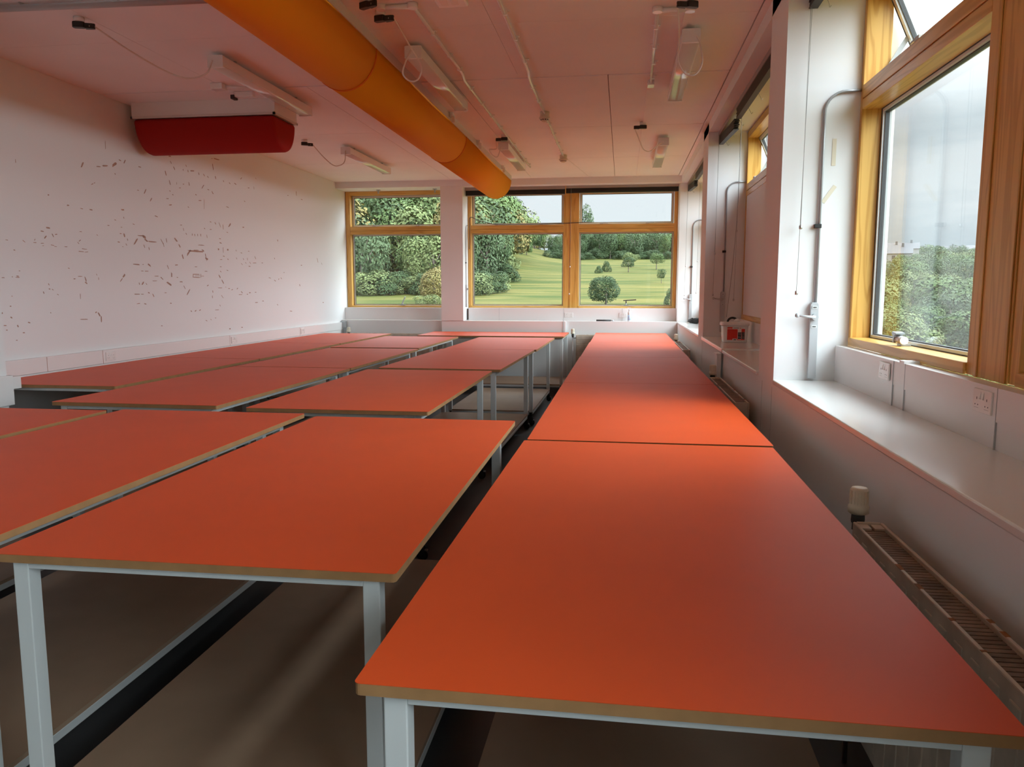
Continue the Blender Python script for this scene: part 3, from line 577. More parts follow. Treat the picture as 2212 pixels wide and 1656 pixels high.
for i, (x, y, z, a, lab) in enumerate(SOCK):
    o = s0 if i == 0 else copy_tree(s0); o.location = (x, y, z); o.rotation_euler = (0, 0, a); tag(o, lab, 'socket', 'white double sockets')

# ------------------------------------------------------------------ radiators
def make_radiator(name, label, L, flat=False):
    r = thing(name, label, 'radiator')             # along local y from 0 (far, valve end) to -L ; x 0..0.1
    f = MB()
    for x in (0, .088):
        f.box(x, x + .012, -L, 0, .24, .925)
        if flat:
            for k in range(9): f.box(x - .004, x + .016, -L + .01, -.01, .27 + k * .072, .334 + k * .072)
            continue
        for k in range(int(L / .09)): y = -.05 - k * .09; f.box(x - (.003 if x == 0 else 0), x + .012 + (.003 if x else 0), y - .024, y + .024, .28, .89)
    f.build('panel', 'rad', r, .004, rel=False)
    g = MB()
    for k in range(int(L / .022)): y = -.012 - k * .022; g.box(.013, .087, y - .0085, y + .0085, .902, .912)
    g.box(.013, .087, -L + .005, -.005, .888, .894); g.build('grille', 'radgrille', r, rel=False)
    for y in (-L, -.012): MB().box(.012, .088, y, y + .012, .26, .926).build('side_cover', 'rad', r, .002, rel=False)
    for x in (.0125, .055): MB().box(x, x + .0325, -.06, -.0118, .913, .920).build('top_clip', 'rad', r, rel=False)
    for k in range(9):
        u = MB(); y = -random.uniform(.1, L - .1); x = random.choice((.006, .094)); u.box(x - .0063, x + .0063, y - random.uniform(.01, .05), y, .9245, .9254)
        u.build('rust_patch', 'rust', r, rel=False)
    p = MB(); p.tube([(.05, .0, .87), (.04, .05, .87), (.034, .058, .90)], .011, 8)
    p.tube([(.034, .058, 0), (.034, .058, .9)], .0085, 8)
    p.build('pipe', 'chrome', r, rel=False)
    b = MB(); b.cyl((.034, .058, .88), (.034, .058, .945), .019, 12); b.lathe([(.022, .905), (.024, .915), (.022, .94)], (.034, .058, 0), 8); b.build('valve_body', 'gasket', r, rel=False)
    h = MB(); h.lathe([(.027, .938), (.035, .943), (.035, .966), (.030, .971), (.029, 1.024), (.026, 1.031), (.018, 1.033)], (.034, .058, 0), 24)
    for k in range(16):
        a = 2 * PI * k / 16; h.bar((.034 + .0298 * math.cos(a), .058 + .0298 * math.sin(a), .975), (.034 + .0290 * math.cos(a), .058 + .0290 * math.sin(a), 1.022), .004, .004)
    h.build('thermostat_head', 'cream', r, rel=False)
    return r
o = make_radiator('radiator', 'rusty white radiator below the near window sill, beside the nearest table', 1.75); o.location = (.80, 2.725, 0)
o = make_radiator('radiator', 'white radiator below the sill with the red and white bucket', 1.62); o.location = (.80, 7.19, 0)
o = make_radiator('radiator', 'white radiator at the far end of the window wall', 1.75); o.location = (.80, 12.15, 0)
o = make_radiator('radiator', 'white radiator on the end wall behind the window-wall table row', 1.5, True); o.location = (-.80, 13.60, 0); o.rotation_euler = (0, 0, PI / 2)
o = make_radiator('radiator', 'white radiator below the left end window', 1.6, True); o.location = (-4.92, 13.60, 0); o.rotation_euler = (0, 0, PI / 2)
r = thing('pipe_boxing', 'white boxed-in pipe standing against the sill beside the bucket', 'pipe boxing', (.93, 7.6, 0))
MB().box(.90, .9405, 7.53, 7.70, .0, 1.10).build('casing', 'satin_white', r, .004)
MB().box(.893, .9405, 7.52, 7.71, 1.10, 1.115).build('lid', 'satin_white', r, .003)
r = thing('pipe_cover', 'grey pipe cover in the corner below the left end window', 'pipe cover', (-5.1, 13.7, .8))
MB().box(-5.16, -5.06, 13.70, 13.779, 1.02, 1.14).box(-5.13, -5.09, 13.71, 13.779, .8, 1.02).build('casing', 'steel', r, .004)
MB().cyl((-5.155, 13.74, 1.08), (-5.155, 13.74, 1.079), .012).build('bolt', 'chrome', r)

# ------------------------------------------------------------------ window openers (winding boxes with a curved conduit)
def make_opener():
    r = thing('window_opener', '', 'window opener')   # on a reveal facing -y, origin at the foot of the box
    b = MB(); b.prism([(-.024, 0), (.024, 0), (.026, .30), (.026, .46), (.018, .475), (-.018, .475), (-.026, .46), (-.026, .30)], -.034, 0, 'y')
    b.build('gear_box', 'grey', r, .003, rel=False)
    s = MB()
    for z in (.445, .325): s.box(-.016, .016, -.036, -.034, z - .009, z + .009).box(-.010, .010, -.0372, -.0358, z - .003, z + .003, 1)
    s.build('screw_slot', ['leg', 'gasket'], r, rel=False)
    h = MB(); h.cyl((0, -.034, .385), (0, -.062, .385), .020, 16); h.tube([(0, -.056, .385), (-.05, -.062, .388), (-.105, -.072, .395)], [.011, .008, .007], 10).lathe([(.004, -.014), (.013, -.008), (.013, .008), (.004, .014)], (-.112, -.075, .396), 12)
    h.build('crank_handle', 'grey', r, rel=False)
    c = MB(); c.tube([(.008, -.012, .475), (.010, -.012, 1.55)] + arc((.13, -.012, 1.62), .12, PI, PI / 2, 8) + [(.215, -.012, 1.742)], .0085, 10)
    c.build('conduit', 'conduit', r, rel=False)
    k = MB(); k.box(-.022, .020, -.026, 0, .93, .955).build('conduit_clip', 'black', r, .003, rel=False)
    return r
w0 = make_opener()
OPN = [(1.185, 5.065, 1.165, 0, 'grey window-winding box with crank and curved conduit by the large window'), (1.175, 9.46, 1.22, 0, 'grey window-winding box standing behind the bucket'),
       (1.17, 13.78, 1.165, 0, 'grey window-winding box in the far corner of the window wall'), (-2.835, 13.90, 1.40, PI / 2, 'slim grey window-winding box on the pier between the end windows')]
for i, (x, y, z, a, lab) in enumerate(OPN):
    o = w0 if i == 0 else copy_tree(w0); o.location = (x, y, z); o.rotation_euler = (0, 0, a)
    if i == 3: o.scale = (.9, .8, .85)
    tag(o, lab, 'window opener', 'grey window openers')
# casement fasteners on the lower sashes
def under(win, name, label, x, y, z):
    r = bpy.data.objects.new(name, None); COL.objects.link(r); w_ = bpy.data.objects[win]; r.parent = w_; r.location = Vector((x, y, z)) - w_.location; r['label'] = label; return r
def make_fastener(win, x, y, z, a, label):
    r = under(win, 'handle', label, x, y, z); r.rotation_euler = (0, 0, a)
    MB().cyl((-.045, -.02, .030), (.045, -.02, .030), .021, 18).build('barrel', 'wpvc', r, rel=False)
    MB().prism([(-.075, .062), (-.06, .052), (-.055, .015), (-.04, .015), (-.04, .052), (-.012, .060), (-.012, .068), (-.07, .072)], -.045, .0, 'y').build('grip', 'steel', r, rel=False)
    MB().box(-.03, .03, -.03, .02, 0, .012).build('foot', 'steel', r, rel=False)
    return r
make_fastener('window_4', 1.475, 4.30, WB + .0505, -PI / 2, 'silver and white handle on the bottom frame of the large window')
def make_stay(win, x, y, z, label, lean):
    r = under(win, 'handle', label, x, y, z)
    MB().box(-.06, .03, -.02, .02, 0, .02).cyl((-.02, 0, .02), (-.02, 0, .05), .012).build('foot', 'steel', r, rel=False)
    if lean: MB().bar((-.03, 0, .03), (.04, -.02, .16), .012, .022).build('arm', 'steel', r, rel=False)
    else: MB().bar((-.02, 0, .05), (-.02, 0, .10), .02, .02).bar((-.07, 0, .10), (.16, 0, .115), .012, .018).build('arm', 'gasket', r, rel=False)
make_stay('window_1', -4.08, 14.155, 1.4205, 'raised steel stay at the bottom of the left end window', True)
make_stay('window_3', .085, 14.155, 1.4205, 'dark stay handle above the spray bottle', False)

# ------------------------------------------------------------------ blinds
def cordset(r, x, y, z0, z1, zb, lean=0):
    c = MB()
    c.tube([(x, y, z0), (x - .004 + lean, y, zb)], .0016, 5).tube([(x + .008, y, z0), (x - .012 + lean, y, z1)], .0014, 5)
    o = c.build('pull_cord', 'cord', r)
    b = MB()
    for xx, z in ((x - .004 + lean, zb), (x - .012 + lean, z1)): b.lathe([(.005, -.014), (.010, -.010), (.010, .008), (.004, .014)], (xx, y, z), 10)
    b.build('bead', 'chrome', o)
r = thing('window_blind', 'raised black slat blind over the end window, left half', 'blind', (-1.9, 13.9, 3.45))
MB().box(-2.825, -1.03, 13.87, 13.93, 3.475, ZS - .001).build('head_rail', 'blindrail', r)
s = MB()
for k in range(9): z = 3.395 + k * .0088; s.box(-2.82, -1.035, 13.875 + (k % 2) * .003, 13.925, z, z + .0058)
s.box(-2.82, -1.035, 13.88, 13.92, 3.380, 3.393, 1); s.build('slats', ['blind', 'blindrail'], r)
r = thing('window_blind', 'raised black slat blind over the end window, right half', 'blind', (0, 13.9, 3.45))
MB().box(-1.02, .935, 13.87, 13.93, 3.485, ZS - .001).build('head_rail', 'blindrail', r)
s = MB()
for k in range(9): z = 3.405 + k * .0088; s.box(-1.015, .93, 13.875 + (k % 2) * .003, 13.925, z, z + .0058)
s.build('slats', 'blind', r)
cordset(r, -.93, 13.86, 3.49, 1.64, 2.12)
c = MB(); c.bar((-1.02, 13.86, 3.54), (-1.02, 13.86, 3.36), .012, .012); c.build('wand', 'wood_z', r)
def side_blind(label, a, b, broken, cords):
    r = thing('window_blind', label, 'blind', (1.1, (a + b) / 2, 3.48))
    MB().box(1.07, 1.13, a + .01, b - .005, 3.485, ZS - .001).build('head_rail', 'blindrail', r)
    s = MB(); rnd = random.Random(int(a * 10))
    g0 = b - .9 if broken else None
    for k in range(11):
        z = 3.385 + k * .009
        if g0: s.box(1.075, 1.125, a + .02, g0 - .5 + rnd.uniform(-.03, .03), z, z + .006); s.bar((1.10 + rnd.uniform(-.004, .004), g0 - .35 + rnd.uniform(-.04, .04), z - .07), (1.10, b - .02, z), .05, .006)
        else: s.box(1.075 + rnd.uniform(-.004, .004), 1.125, a + .02, b - .01, z, z + .006)
    s.build('slats', 'blind', r)
    t = MB()
    for k in range(7):
        y = a + .4 + k * (b - a - .6) / 6; t.tube(spline([(1.12, y, 3.40), (1.15, y + .03, 3.36), (1.165, y + .07, 3.35), (1.18, y + .10, 3.37)], 4), .0018, 5)
    t.build('loose_string', 'cord', r)
    for args in cords: cordset(r, *args)
    return r
side_blind('raised black slat blind over the large window', 1.37, 5.06, False, [(1.08, 5.02, 3.5, 1.70, 2.10)])
r = side_blind('sagging black slat blind over the middle bay', 5.61, 9.455, True, [(1.07, 9.42, 3.5, 1.66, 2.14), (1.31, 9.42, 3.5, 1.60, 2.40)])
c = MB(); c.tube(spline([(1.12, 8.0, 3.45), (1.16, 8.35, 2.6), (1.14, 8.42, 2.0), (1.09, 8.40, 1.43)], 6), .0025, 5).build('long_cord', 'cord', r)
side_blind('broken black slat blind in the far bay of the window wall', 10.03, 13.775, True, [(1.07, 13.72, 3.5, 1.62, 2.12), (1.27, 13.72, 3.5, 1.66, 2.2)])
for i, x in enumerate((-4.46, -3.40)):
    r = thing('blind_bracket', ('left' if i == 0 else 'right') + ' bare blind bracket above the left end window', 'bracket', (x, 13.95, 3.5), 'bare blind brackets')
    MB().box(x - .035, x + .035, 13.93, 13.97, 3.517, 3.529).box(x - .011, x + .011, 13.935, 13.965, 3.46, 3.517).build('plate', 'steel', r)
# loose lead of the end window opener
MB().tube(spline([(-2.79, 14.05, 2.45), (-2.785, 14.06, 2.80), (-2.78, 14.08, 3.02), (-2.62, 14.09, 2.97), (-2.42, 14.10, 2.92), (-2.22, 14.12, 2.895), (-1.4, 14.12, 2.895), (-.6, 14.12, 2.92)], 6), .006, 6).build('lead', 'gasket', bpy.data.objects['window_2'])['label'] = 'dark lead drooping along the transom'
tag(MB().tube([(-1.03, 13.690, 1.18), (-1.03, 13.690, .8)], .004, 6).build('hanging_cord', 'cord'), 'grey cord on the wall below the end window mullion', 'cord')

# ------------------------------------------------------------------ things on the sills
r = thing('bucket', 'white plastic bucket with a red label on the middle window sill', 'bucket', (1.19, 8.50, SILL + .0125))
def rrect(w, d, rd, n=4):
    out = []
    for sx, sy, a in ((1, 1, 0), (-1, 1, PI / 2), (-1, -1, PI), (1, -1, 1.5 * PI)):
        for i in range(n + 1): out.append((sx * (w - rd) + rd * math.cos(a + PI / 2 * i / n), sy * (d - rd) + rd * math.sin(a + PI / 2 * i / n)))
    return out
def loft(mb, secs, mi=0, cap=(True, True)):
    n = len(secs[0][0]); vs = [(x, y, z) for p, z in secs for x, y in p]; fs = []
    for i in range(len(secs) - 1):
        for k in range(n): fs.append((i * n + k, i * n + (k + 1) % n, (i + 1) * n + (k + 1) % n, (i + 1) * n + k))
    mb.add(vs, fs, mi, True)
    if cap[0]: mb.add(vs[:n], [tuple(range(n))[::-1]], mi)
    if cap[1]: mb.add(vs[-n:], [tuple(range(n))], mi)
    return mb
loft(MB(), [(rrect(.118, .10, .03), 0), (rrect(.122, .104, .03), .01), (rrect(.132, .112, .032), .185)]).build('body', 'bottle', r, rel=False)
loft(MB(), [(rrect(.138, .118, .034), .178), (rrect(.142, .122, .034), .182), (rrect(.142, .122, .034), .208), (rrect(.136, .116, .03), .215)]).build('lid', 'bottle', r, rel=False)
def front(mb, x0, x1, z0, z1, e, mi=0):
    f = lambda z: -.1045 - .0085 * (z / .185) - e
    g = lambda z: f(z) + .0012
    mb.add([(x0, f(z0), z0), (x1, f(z0), z0), (x1, f(z1), z1), (x0, f(z1), z1), (x0, g(z0), z0), (x1, g(z0), z0), (x1, g(z1), z1), (x0, g(z1), z1)], [(0, 1, 2, 3), (7, 6, 5, 4), (0, 4, 5, 1), (1, 5, 6, 2), (2, 6, 7, 3), (3, 7, 4, 0)], mi)
lb = MB(); front(lb, -.088, .092, .028, .165, .001, 0); front(lb, -.088, -.035, .147, .163, .0018, 1); front(lb, -.088, .018, .028, .142, .0018, 1); front(lb, .058, .092, .028, .145, .0018, 1)
front(lb, .018, .058, .028, .036, .0018, 1); front(lb, .022, .056, .06, .11, .0026, 2); front(lb, .062, .09, .036, .112, .0026, 2); front(lb, .022, .056, .04, .056, .0026, 3); front(lb, -.032, .012, .020, .042, .0034, 0); front(lb, -.022, .006, .027, .035, .004, 3)
front(lb, -.028, .030, .152, .157, .0022, 3); front(lb, .040, .048, .150, .158, .0022, 1); front(lb, .024, .050, .118, .138, .0026, 0)
lb.build('label', ['bottle', 'redlabel', 'photo', 'dark_mark'], r, rel=False)
h = MB(); h.tube([(-.02 + .05 * math.cos(a), .02, .212 + .045 * math.sin(a)) for a in [PI * k / 10 for k in range(11)]], .012, 8).build('handle', 'black', r, rel=False)
MB().lathe([(.03, .215), (.034, .22), (.02, .245), (.006, .25)], (.02, -.02, 0), 14).build('spout_cap', 'bottle', r, rel=False)
r = thing('spray_bottle', 'white spray bottle with a pale blue label on the end window sill', 'bottle', (.125, 13.86, 1.1605))
MB().lathe([(.026, 0), (.031, .006), (.031, .145), (.024, .168), (.013, .178), (.013, .19)], n=18).build('body', 'bottle', r, rel=False)
MB().lathe([(.0314, .02), (.0314, .11)], n=18).build('label', 'paleblue', r, rel=False)
MB().lathe([(.016, .19), (.016, .212), (.010, .214)], n=14).box(-.034, .026, -.009, .009, .218, .240).box(-.006, .006, -.006, .006, .21, .22).prism([(-.034, .222), (-.030, .222), (-.020, .19), (-.026, .188)], -.005, .005, 'y').build('trigger_pump', 'bottle', r, rel=False)
r = thing('marker_pen', 'long black stick with a grey end lying on the end window sill', 'pen', (-.30, 13.83, 1.1605))
MB().cyl((-.155, 0, .014), (.10, 0, .014), .014, 12).build('barrel', 'black', r, rel=False)
MB().cyl((.10, 0, .013), (.155, 0, .013), .011, 12).build('tip', 'steel', r, rel=False)
r = thing('cable_bundle', 'black coiled bundle on the far end of the window-wall sill', 'cable', (1.21, 13.35, SILL + .001))
c = MB(); rnd = random.Random(3)
for k in range(7):
    w, d = rnd.uniform(.06, .10), rnd.uniform(.05, .08); z = .018 + .012 * k * .8; ox, oy = rnd.uniform(-.02, .02), rnd.uniform(-.02, .02)
    c.tube([(ox + w * math.cos(2 * PI * j / 16), oy + d * math.sin(2 * PI * j / 16), max(.016, z + rnd.uniform(-.01, .012))) for j in range(17)], .015, 6, cap=False)
c.build('coil', 'black', r, rel=False)
MB().box(-.03, .05, -.09, -.03, .0, .06).build('plug', 'black', r, .012, rel=False)
# two scraps of old tape on the near reveal
for x, z, hgt, rot, lab in ((1.262, 2.55, .16, 0, 'upright yellowed strip of old tape on the white reveal beside the large window'), (1.244, 2.30, .12, -.6, 'slanting scrap of old tape on the white reveal beside the large window')):
    o = MB().box(-.012, .012, -.0012, 0, -hgt / 2, hgt / 2).build('tape_strip', 'cream'); o.location = (x, 5.0645, z); o.rotation_euler = (0, -rot, 0); tag(o, lab, 'tape', 'scraps of tape')

# ------------------------------------------------------------------ outside
def ss(a, b, x): t = min(1, max(0, (x - a) / (b - a))); return t * t * (3 - 2 * t)
def lin(pts, x):
    for (x0, y0), (x1, y1) in zip(pts, pts[1:]):
        if x <= x1: return y0 + (y1 - y0) * max(0, (x - x0)) / (x1 - x0)
    return pts[-1][1]
def terrain(X, Y):
    u = X / max(Y, 20)
    m = lin([(10, -4.2), (40, -2.4), (70, .1), (150, 5.9), (220, 11.6), (260, 13.2), (320, 13.4), (700, 8)], Y)
    h = 17 * ss(.06, .32, -u) * ss(95, 240, Y)
    v = lin([(10, -4.5), (60, -9), (130, -6), (250, 3), (380, 13), (470, 18), (520, 19), (700, 12)], Y)
    w = ss(.12, .26, u)
    return (m + h) * (1 - w) + v * w
m, nt, b = _nt('meadow_grass')
tc = nt.nodes.new('ShaderNodeTexCoord'); mp = nt.nodes.new('ShaderNodeMapping'); mp.inputs['Scale'].default_value = (.05, .32, .3); mp.inputs['Rotation'].default_value = (0, 0, -.25)
nt.links.new(tc.outputs['Object'], mp.inputs['Vector'])
n1 = nt.nodes.new('ShaderNodeTexNoise'); n1.inputs['Scale'].default_value = 1.1; n1.inputs['Detail'].default_value = 8; n1.inputs['Roughness'].default_value = .65; n1.inputs['Distortion'].default_value = .6
nt.links.new(mp.outputs[0], n1.inputs['Vector'])
rp = nt.nodes.new('ShaderNodeValToRGB'); rp.color_ramp.elements[0].position = .41; rp.color_ramp.elements[0].color = (.040, .054, .009, 1)
rp.color_ramp.elements[1].position = .60; rp.color_ramp.elements[1].color = (.112, .094, .024, 1)
nt.links.new(n1.outputs['Fac'], rp.inputs[0]); nt.links.new(rp.outputs[0], b.inputs['Base Color']); b.inputs['Roughness'].default_value = .9; b.inputs['Specular IOR Level'].default_value = .1
M['meadow'] = m
XS = [-330 + 6 * i for i in range(116)]; YS = [14.6 + 3 * j if j < 70 else 224.6 + 12 * (j - 70) for j in range(110)]
vs = [(x, y, terrain(x, y)) for y in YS for x in XS]; nx = len(XS)
fs = [(j * nx + i, j * nx + i + 1, (j + 1) * nx + i + 1, (j + 1) * nx + i) for j in range(len(YS) - 1) for i in range(nx - 1)]
struct('hillside', MB().add(vs, fs, 0, True), 'meadow', 'mown meadow rising to woods')
gm = MB(); gm.box(1.7, 320, -200, 14.6, -4.9, -4.6); struct('lawn', gm, 'meadow', 'grass beside the building')

def crown(seed, n, leaf, sx=1, sz=1, lumps=9, bottom=-.55):
    rnd = random.Random(seed); mb = MB(); L = []
    for k in range(lumps):
        a = rnd.uniform(0, 2 * PI); h = rnd.uniform(-.35, .55); rr = math.sqrt(max(.05, 1 - h * h)) * rnd.uniform(.25, .55)
        L.append((Vector((rr * math.cos(a), rr * math.sin(a), h)), rnd.uniform(.34, .55)))
    L.append((Vector((0, 0, 0)), .68))
    for k in range(n):
        c, r_ = rnd.choice(L); d = Vector((rnd.gauss(0, 1), rnd.gauss(0, 1), rnd.gauss(0, 1))).normalized()
        p = c + d * r_ * rnd.uniform(.80, 1.04)
        if p.z < bottom: continue
        if any((p - c2).length < r2 * .72 for c2, r2 in L): continue
        nrm = (d + Vector((rnd.uniform(-.6, .6), rnd.uniform(-.6, .6), rnd.uniform(-.2, .9)))).normalized()
        t = nrm.orthogonal().normalized(); t.rotate(Matrix.Rotation(rnd.uniform(0, 2 * PI), 3, nrm)); bt = nrm.cross(t); s_ = leaf * rnd.uniform(.6, 1.3)
        q = [p - t * s_, p - bt * s_ * .55 + nrm * s_ * .1, p + t * s_, p + bt * s_ * .55 + nrm * s_ * .1]
        mb.add([(v.x * sx, v.y * sx, v.z * sz) for v in q], [(0, 1, 2, 3)], 0)
    return mb
def tree_proto(name, leafmat, seed, n=2600, leaf=.10, sx=1, sz=1, trunk=True, low=-.55, up_=.56):
    r = thing(name, '', 'tree' if name != 'shrub' else 'bush')
    mb = crown(seed, n, leaf, .5 * sx, .5 * sz, bottom=low)
    for i, v in enumerate(mb.v): mb.v[i] = (v[0], v[1], v[2] + up_)
    o = mb.build('crown', leafmat, r, rel=False)
    if trunk:
        t = MB(); t.tube([(0, 0, -.05), (.005, .004, .18), (-.004, 0, .42), (.01, .006, .62)], [.034, .026, .022, .010], 7)
        for k in range(5):
            a = 2 * PI * k / 5; t.tube([(0, 0, .34 + .03 * k), (.13 * math.cos(a), .13 * math.sin(a), .50 + .03 * k), (.22 * math.cos(a), .22 * math.sin(a), .60 + .03 * k)], [.011, .008, .004], 5)
        t.build('trunk', 'bark', r, rel=False)
    return r
PROT = {k: [tree_proto('tree', mt, 11 + 7 * j + 31 * q, 5200, .052, sx, 1.12, True, -.6, .49) for j, (mt, sx) in enumerate(v)] for q, (k, v) in enumerate({
    'wood': [('leaf', 1.0), ('leaf_pale', 1.1), ('leaf_dark', .9), ('leaf_blue', 1.0), ('leaf', 1.15)], 'turn': [('leaf_rust', 1.1), ('leaf_pale', 1.0)]}.items())}
PROT['shrub'] = [tree_proto('shrub', 'leaf_dark', 90, 6500, .05, 1, 1.2, False, -.5, .34), tree_proto('shrub', 'leaf_pale', 91, 5000, .05, 1.1, 1.1, False, -.5, .30)]
PROT['young'] = [tree_proto('tree', mt, 131 + j, 4200, .055, 1.1, .8, True, -.6, .60) for j, mt in enumerate(('leaf_dark', 'leaf', 'leaf_pale'))]
PROT['big'] = [tree_proto('tree', 'leaf_dark', 14, 12000, .042, 1.1, 1.15, True, -.7, .50)]
PROT['copper'] = [tree_proto('tree', 'leaf_rust', 97, 7500, .048, 1.0, 1.15, True, -.6, .50)]
USED = set()
def plant(p, X, Y, h, w, label, group=None, rz=None, cat=None):
    o = p if p.name not in USED else copy_tree(p); USED.add(o.name if o is p else '')
    if o is p: USED.add(p.name)
    o.location = (X, Y, terrain(X, Y) - .02 * h); o.scale = (w, w, h); o.rotation_euler = (0, 0, random.uniform(0, 6.28) if rz is None else rz)
    tag(o, label, cat or p['category'], group); return o
plant(PROT['big'][0], -1.5, 72, 2.85, 3.35, 'round dark-green tree at the bottom of the meadow, above the spray bottle')
plant(PROT['young'][0], .9, 132, 2.7, 2.7, 'neat round young tree in the middle of the meadow, on a thin trunk')
plant(PROT['shrub'][0], -2.7, 133, 2.1, 2.1, 'dark bush on the meadow beside a lower bush, above the round tree')
plant(PROT['shrub'][0], -4.0, 129, 1.4, 1.6, 'low dark bush touching the taller bush on the meadow')
plant(PROT['young'][0], 5.0, 103.5, 2.0, 1.3, 'slim young tree near the right edge of the meadow')
plant(PROT['young'][1], 5.9, 141, 3.0, 2.8, 'young tree on the meadow just below the line of tall trees at right')
plant(PROT['shrub'][0], 4.3, 70.5, 1.9, 1.5, 'dark bush at the bottom right corner of the end window view')
plant(PROT['shrub'][0], -21.0, 117, 6.2, 6.0, 'big dark bush at the left of the meadow, beside the pier')
plant(PROT['copper'][0], -18.2, 74, 3.7, 4.6, 'brownish spreading tree low in the left end window')
plant(PROT['shrub'][1], -18.3, 71.5, 1.3, 2.9, 'pale bush below the brownish tree in the left end window')
plant(PROT['shrub'][1], -29.5, 109.5, 3.0, 4.8, 'rounded green bush at the foot of the wood in the left end window')
plant(PROT['young'][2], 1.5, 150, 3.0, 3.4, 'pale green young tree right of the neat round tree on the meadow')
rnd = random.Random(21); n = 0
WG = 'trees of the wood on the hillside'
for k in range(1400):
    u = -rnd.uniform(.10, .44); Y = rnd.uniform(86, 290); X = u * Y
    edge = 86 + 140 * ss(-.17, -.09, u)
    if Y < edge or n >= 290: continue
    if u > -.15 and rnd.random() < .5: continue
    n += 1; h = rnd.uniform(9, 13) * (.7 if Y < edge + 18 else 1) * (1 - .35 * ss(-.17, -.09, u))
    ps = PROT['turn'] if rnd.random() < .10 else PROT['wood']
    plant(rnd.choice(ps), X, Y, h, h * rnd.uniform(.75, 1.0), 'tree in the wood covering the hillside', WG)
n = 0
for k in range(26):
    u = -.385 + .25 * k / 25 + rnd.uniform(-.006, .006); Y = 88 + 140 * ss(-.17, -.09, u) - rnd.uniform(0, 5); h = rnd.uniform(1.8, 3.4)
    plant(PROT['shrub'][k % 2], u * Y, Y, h, h * rnd.uniform(1.2, 1.7), 'bush along the foot of the wood on the hillside', 'bushes at the foot of the wood')
for k in range(34):
    u = -.092 + .195 * k / 33; Y = rnd.uniform(182, 200); h = rnd.uniform(1.6, 2.6)
    plant(PROT['shrub'][0], u * Y, Y, h, h * rnd.uniform(1.6, 2.4), 'dark bush under the tall trees along the top of the meadow', 'bushes under the tree line')
for k in range(70):
    u = -.09 + .19 * k / 69 + rnd.uniform(-.004, .004); Y = rnd.uniform(188, 225); h = rnd.uniform(5.2, 7.4) * (.8 if -.092 < u < -.055 else 1)
    plant(rnd.choice([PROT['wood'][2], PROT['wood'][3], PROT['wood'][0], PROT['wood'][3]]), u * Y, Y, h, h * rnd.uniform(.7, .95), 'tree in the dark line of tall trees along the top of the meadow', 'trees along the top of the meadow')
plant(PROT['wood'][3], -10.8, 235, 14.5, 6.5, 'tall tree rising above the tree line, right of the end window mullion')
n = 0
for k in range(600):
    u = rnd.uniform(.26, .54); Y = rnd.uniform(55, 440); X = u * Y
    if n >= 240: break
    if .405 < u < .47 and Y < 75: continue
    n += 1; h = rnd.uniform(6, 9.5) * (.75 if Y < 120 else 1)
    plant(rnd.choice(PROT['wood'][:2] + PROT['wood'][3:]), X, Y, h, h * rnd.uniform(1.0, 1.35), 'tree in the valley seen through the large side window', 'trees in the valley')
def house(w, d, h, wallmat, roofmat):
    r = thing('house', '', 'house')
    MB().box(-w / 2, w / 2, -d / 2, d / 2, -2, h).build('wall', wallmat, r, rel=False)
    MB().prism([(-d / 2 - .4, h), (d / 2 + .4, h), (0, h + d * .34)], -w / 2 - .3, w / 2 + .3, 'x').build('roof', roofmat, r, rel=False)
    for k in range(int(w / 2.6)):
        for z in (.9, 3.6):
            if z + 1.3 < h: x = -w / 2 + 1.3 + 2.6 * k; MB().box(x - .55, x + .55, -d / 2 - .06, -d / 2 + .02, z, z + 1.3).build('window', 'winpane', r, rel=False)
    MB().box(w * .3 - .4, w * .3 + .4, -.4, .4, h + d * .2, h + d * .34 + 1.1).build('chimney', 'roof', r, rel=False)
    return r
h1 = house(11, 8, 5.6, 'render', 'roof'); h2 = house(15, 8, 5.6, 'render', 'roof')
for k in range(9):
    p = (h1, h2)[k % 2]; o = p if k < 2 else copy_tree(p)
    u = .275 + .28 * k / 8; Y = 462 + rnd.uniform(-14, 22); o.location = (u * Y, Y, terrain(u * Y, Y)); o.rotation_euler = (0, 0, rnd.uniform(-.5, .1))
    tag(o, 'small pale house on the skyline seen through the large side window', 'house', 'houses on the skyline')
for k, (u, Y) in enumerate(((.312, 330), (.318, 300), (.330, 360))):
    o = copy_tree(h2); o.location = (u * Y, Y, terrain(u * Y, Y) + 2); o.rotation_euler = (0, 0, -.3)
    tag(o, 'pale terrace house among the trees at the left of the large side window', 'house', 'terrace houses among the trees')
o = house(9, 7, 4.6, 'brick', 'redroof'); o.location = (.482 * 85, 85, -9.6); o.rotation_euler = (0, 0, -.35); tag(o, 'brick house with an orange tiled roof low in the large side window', 'house')

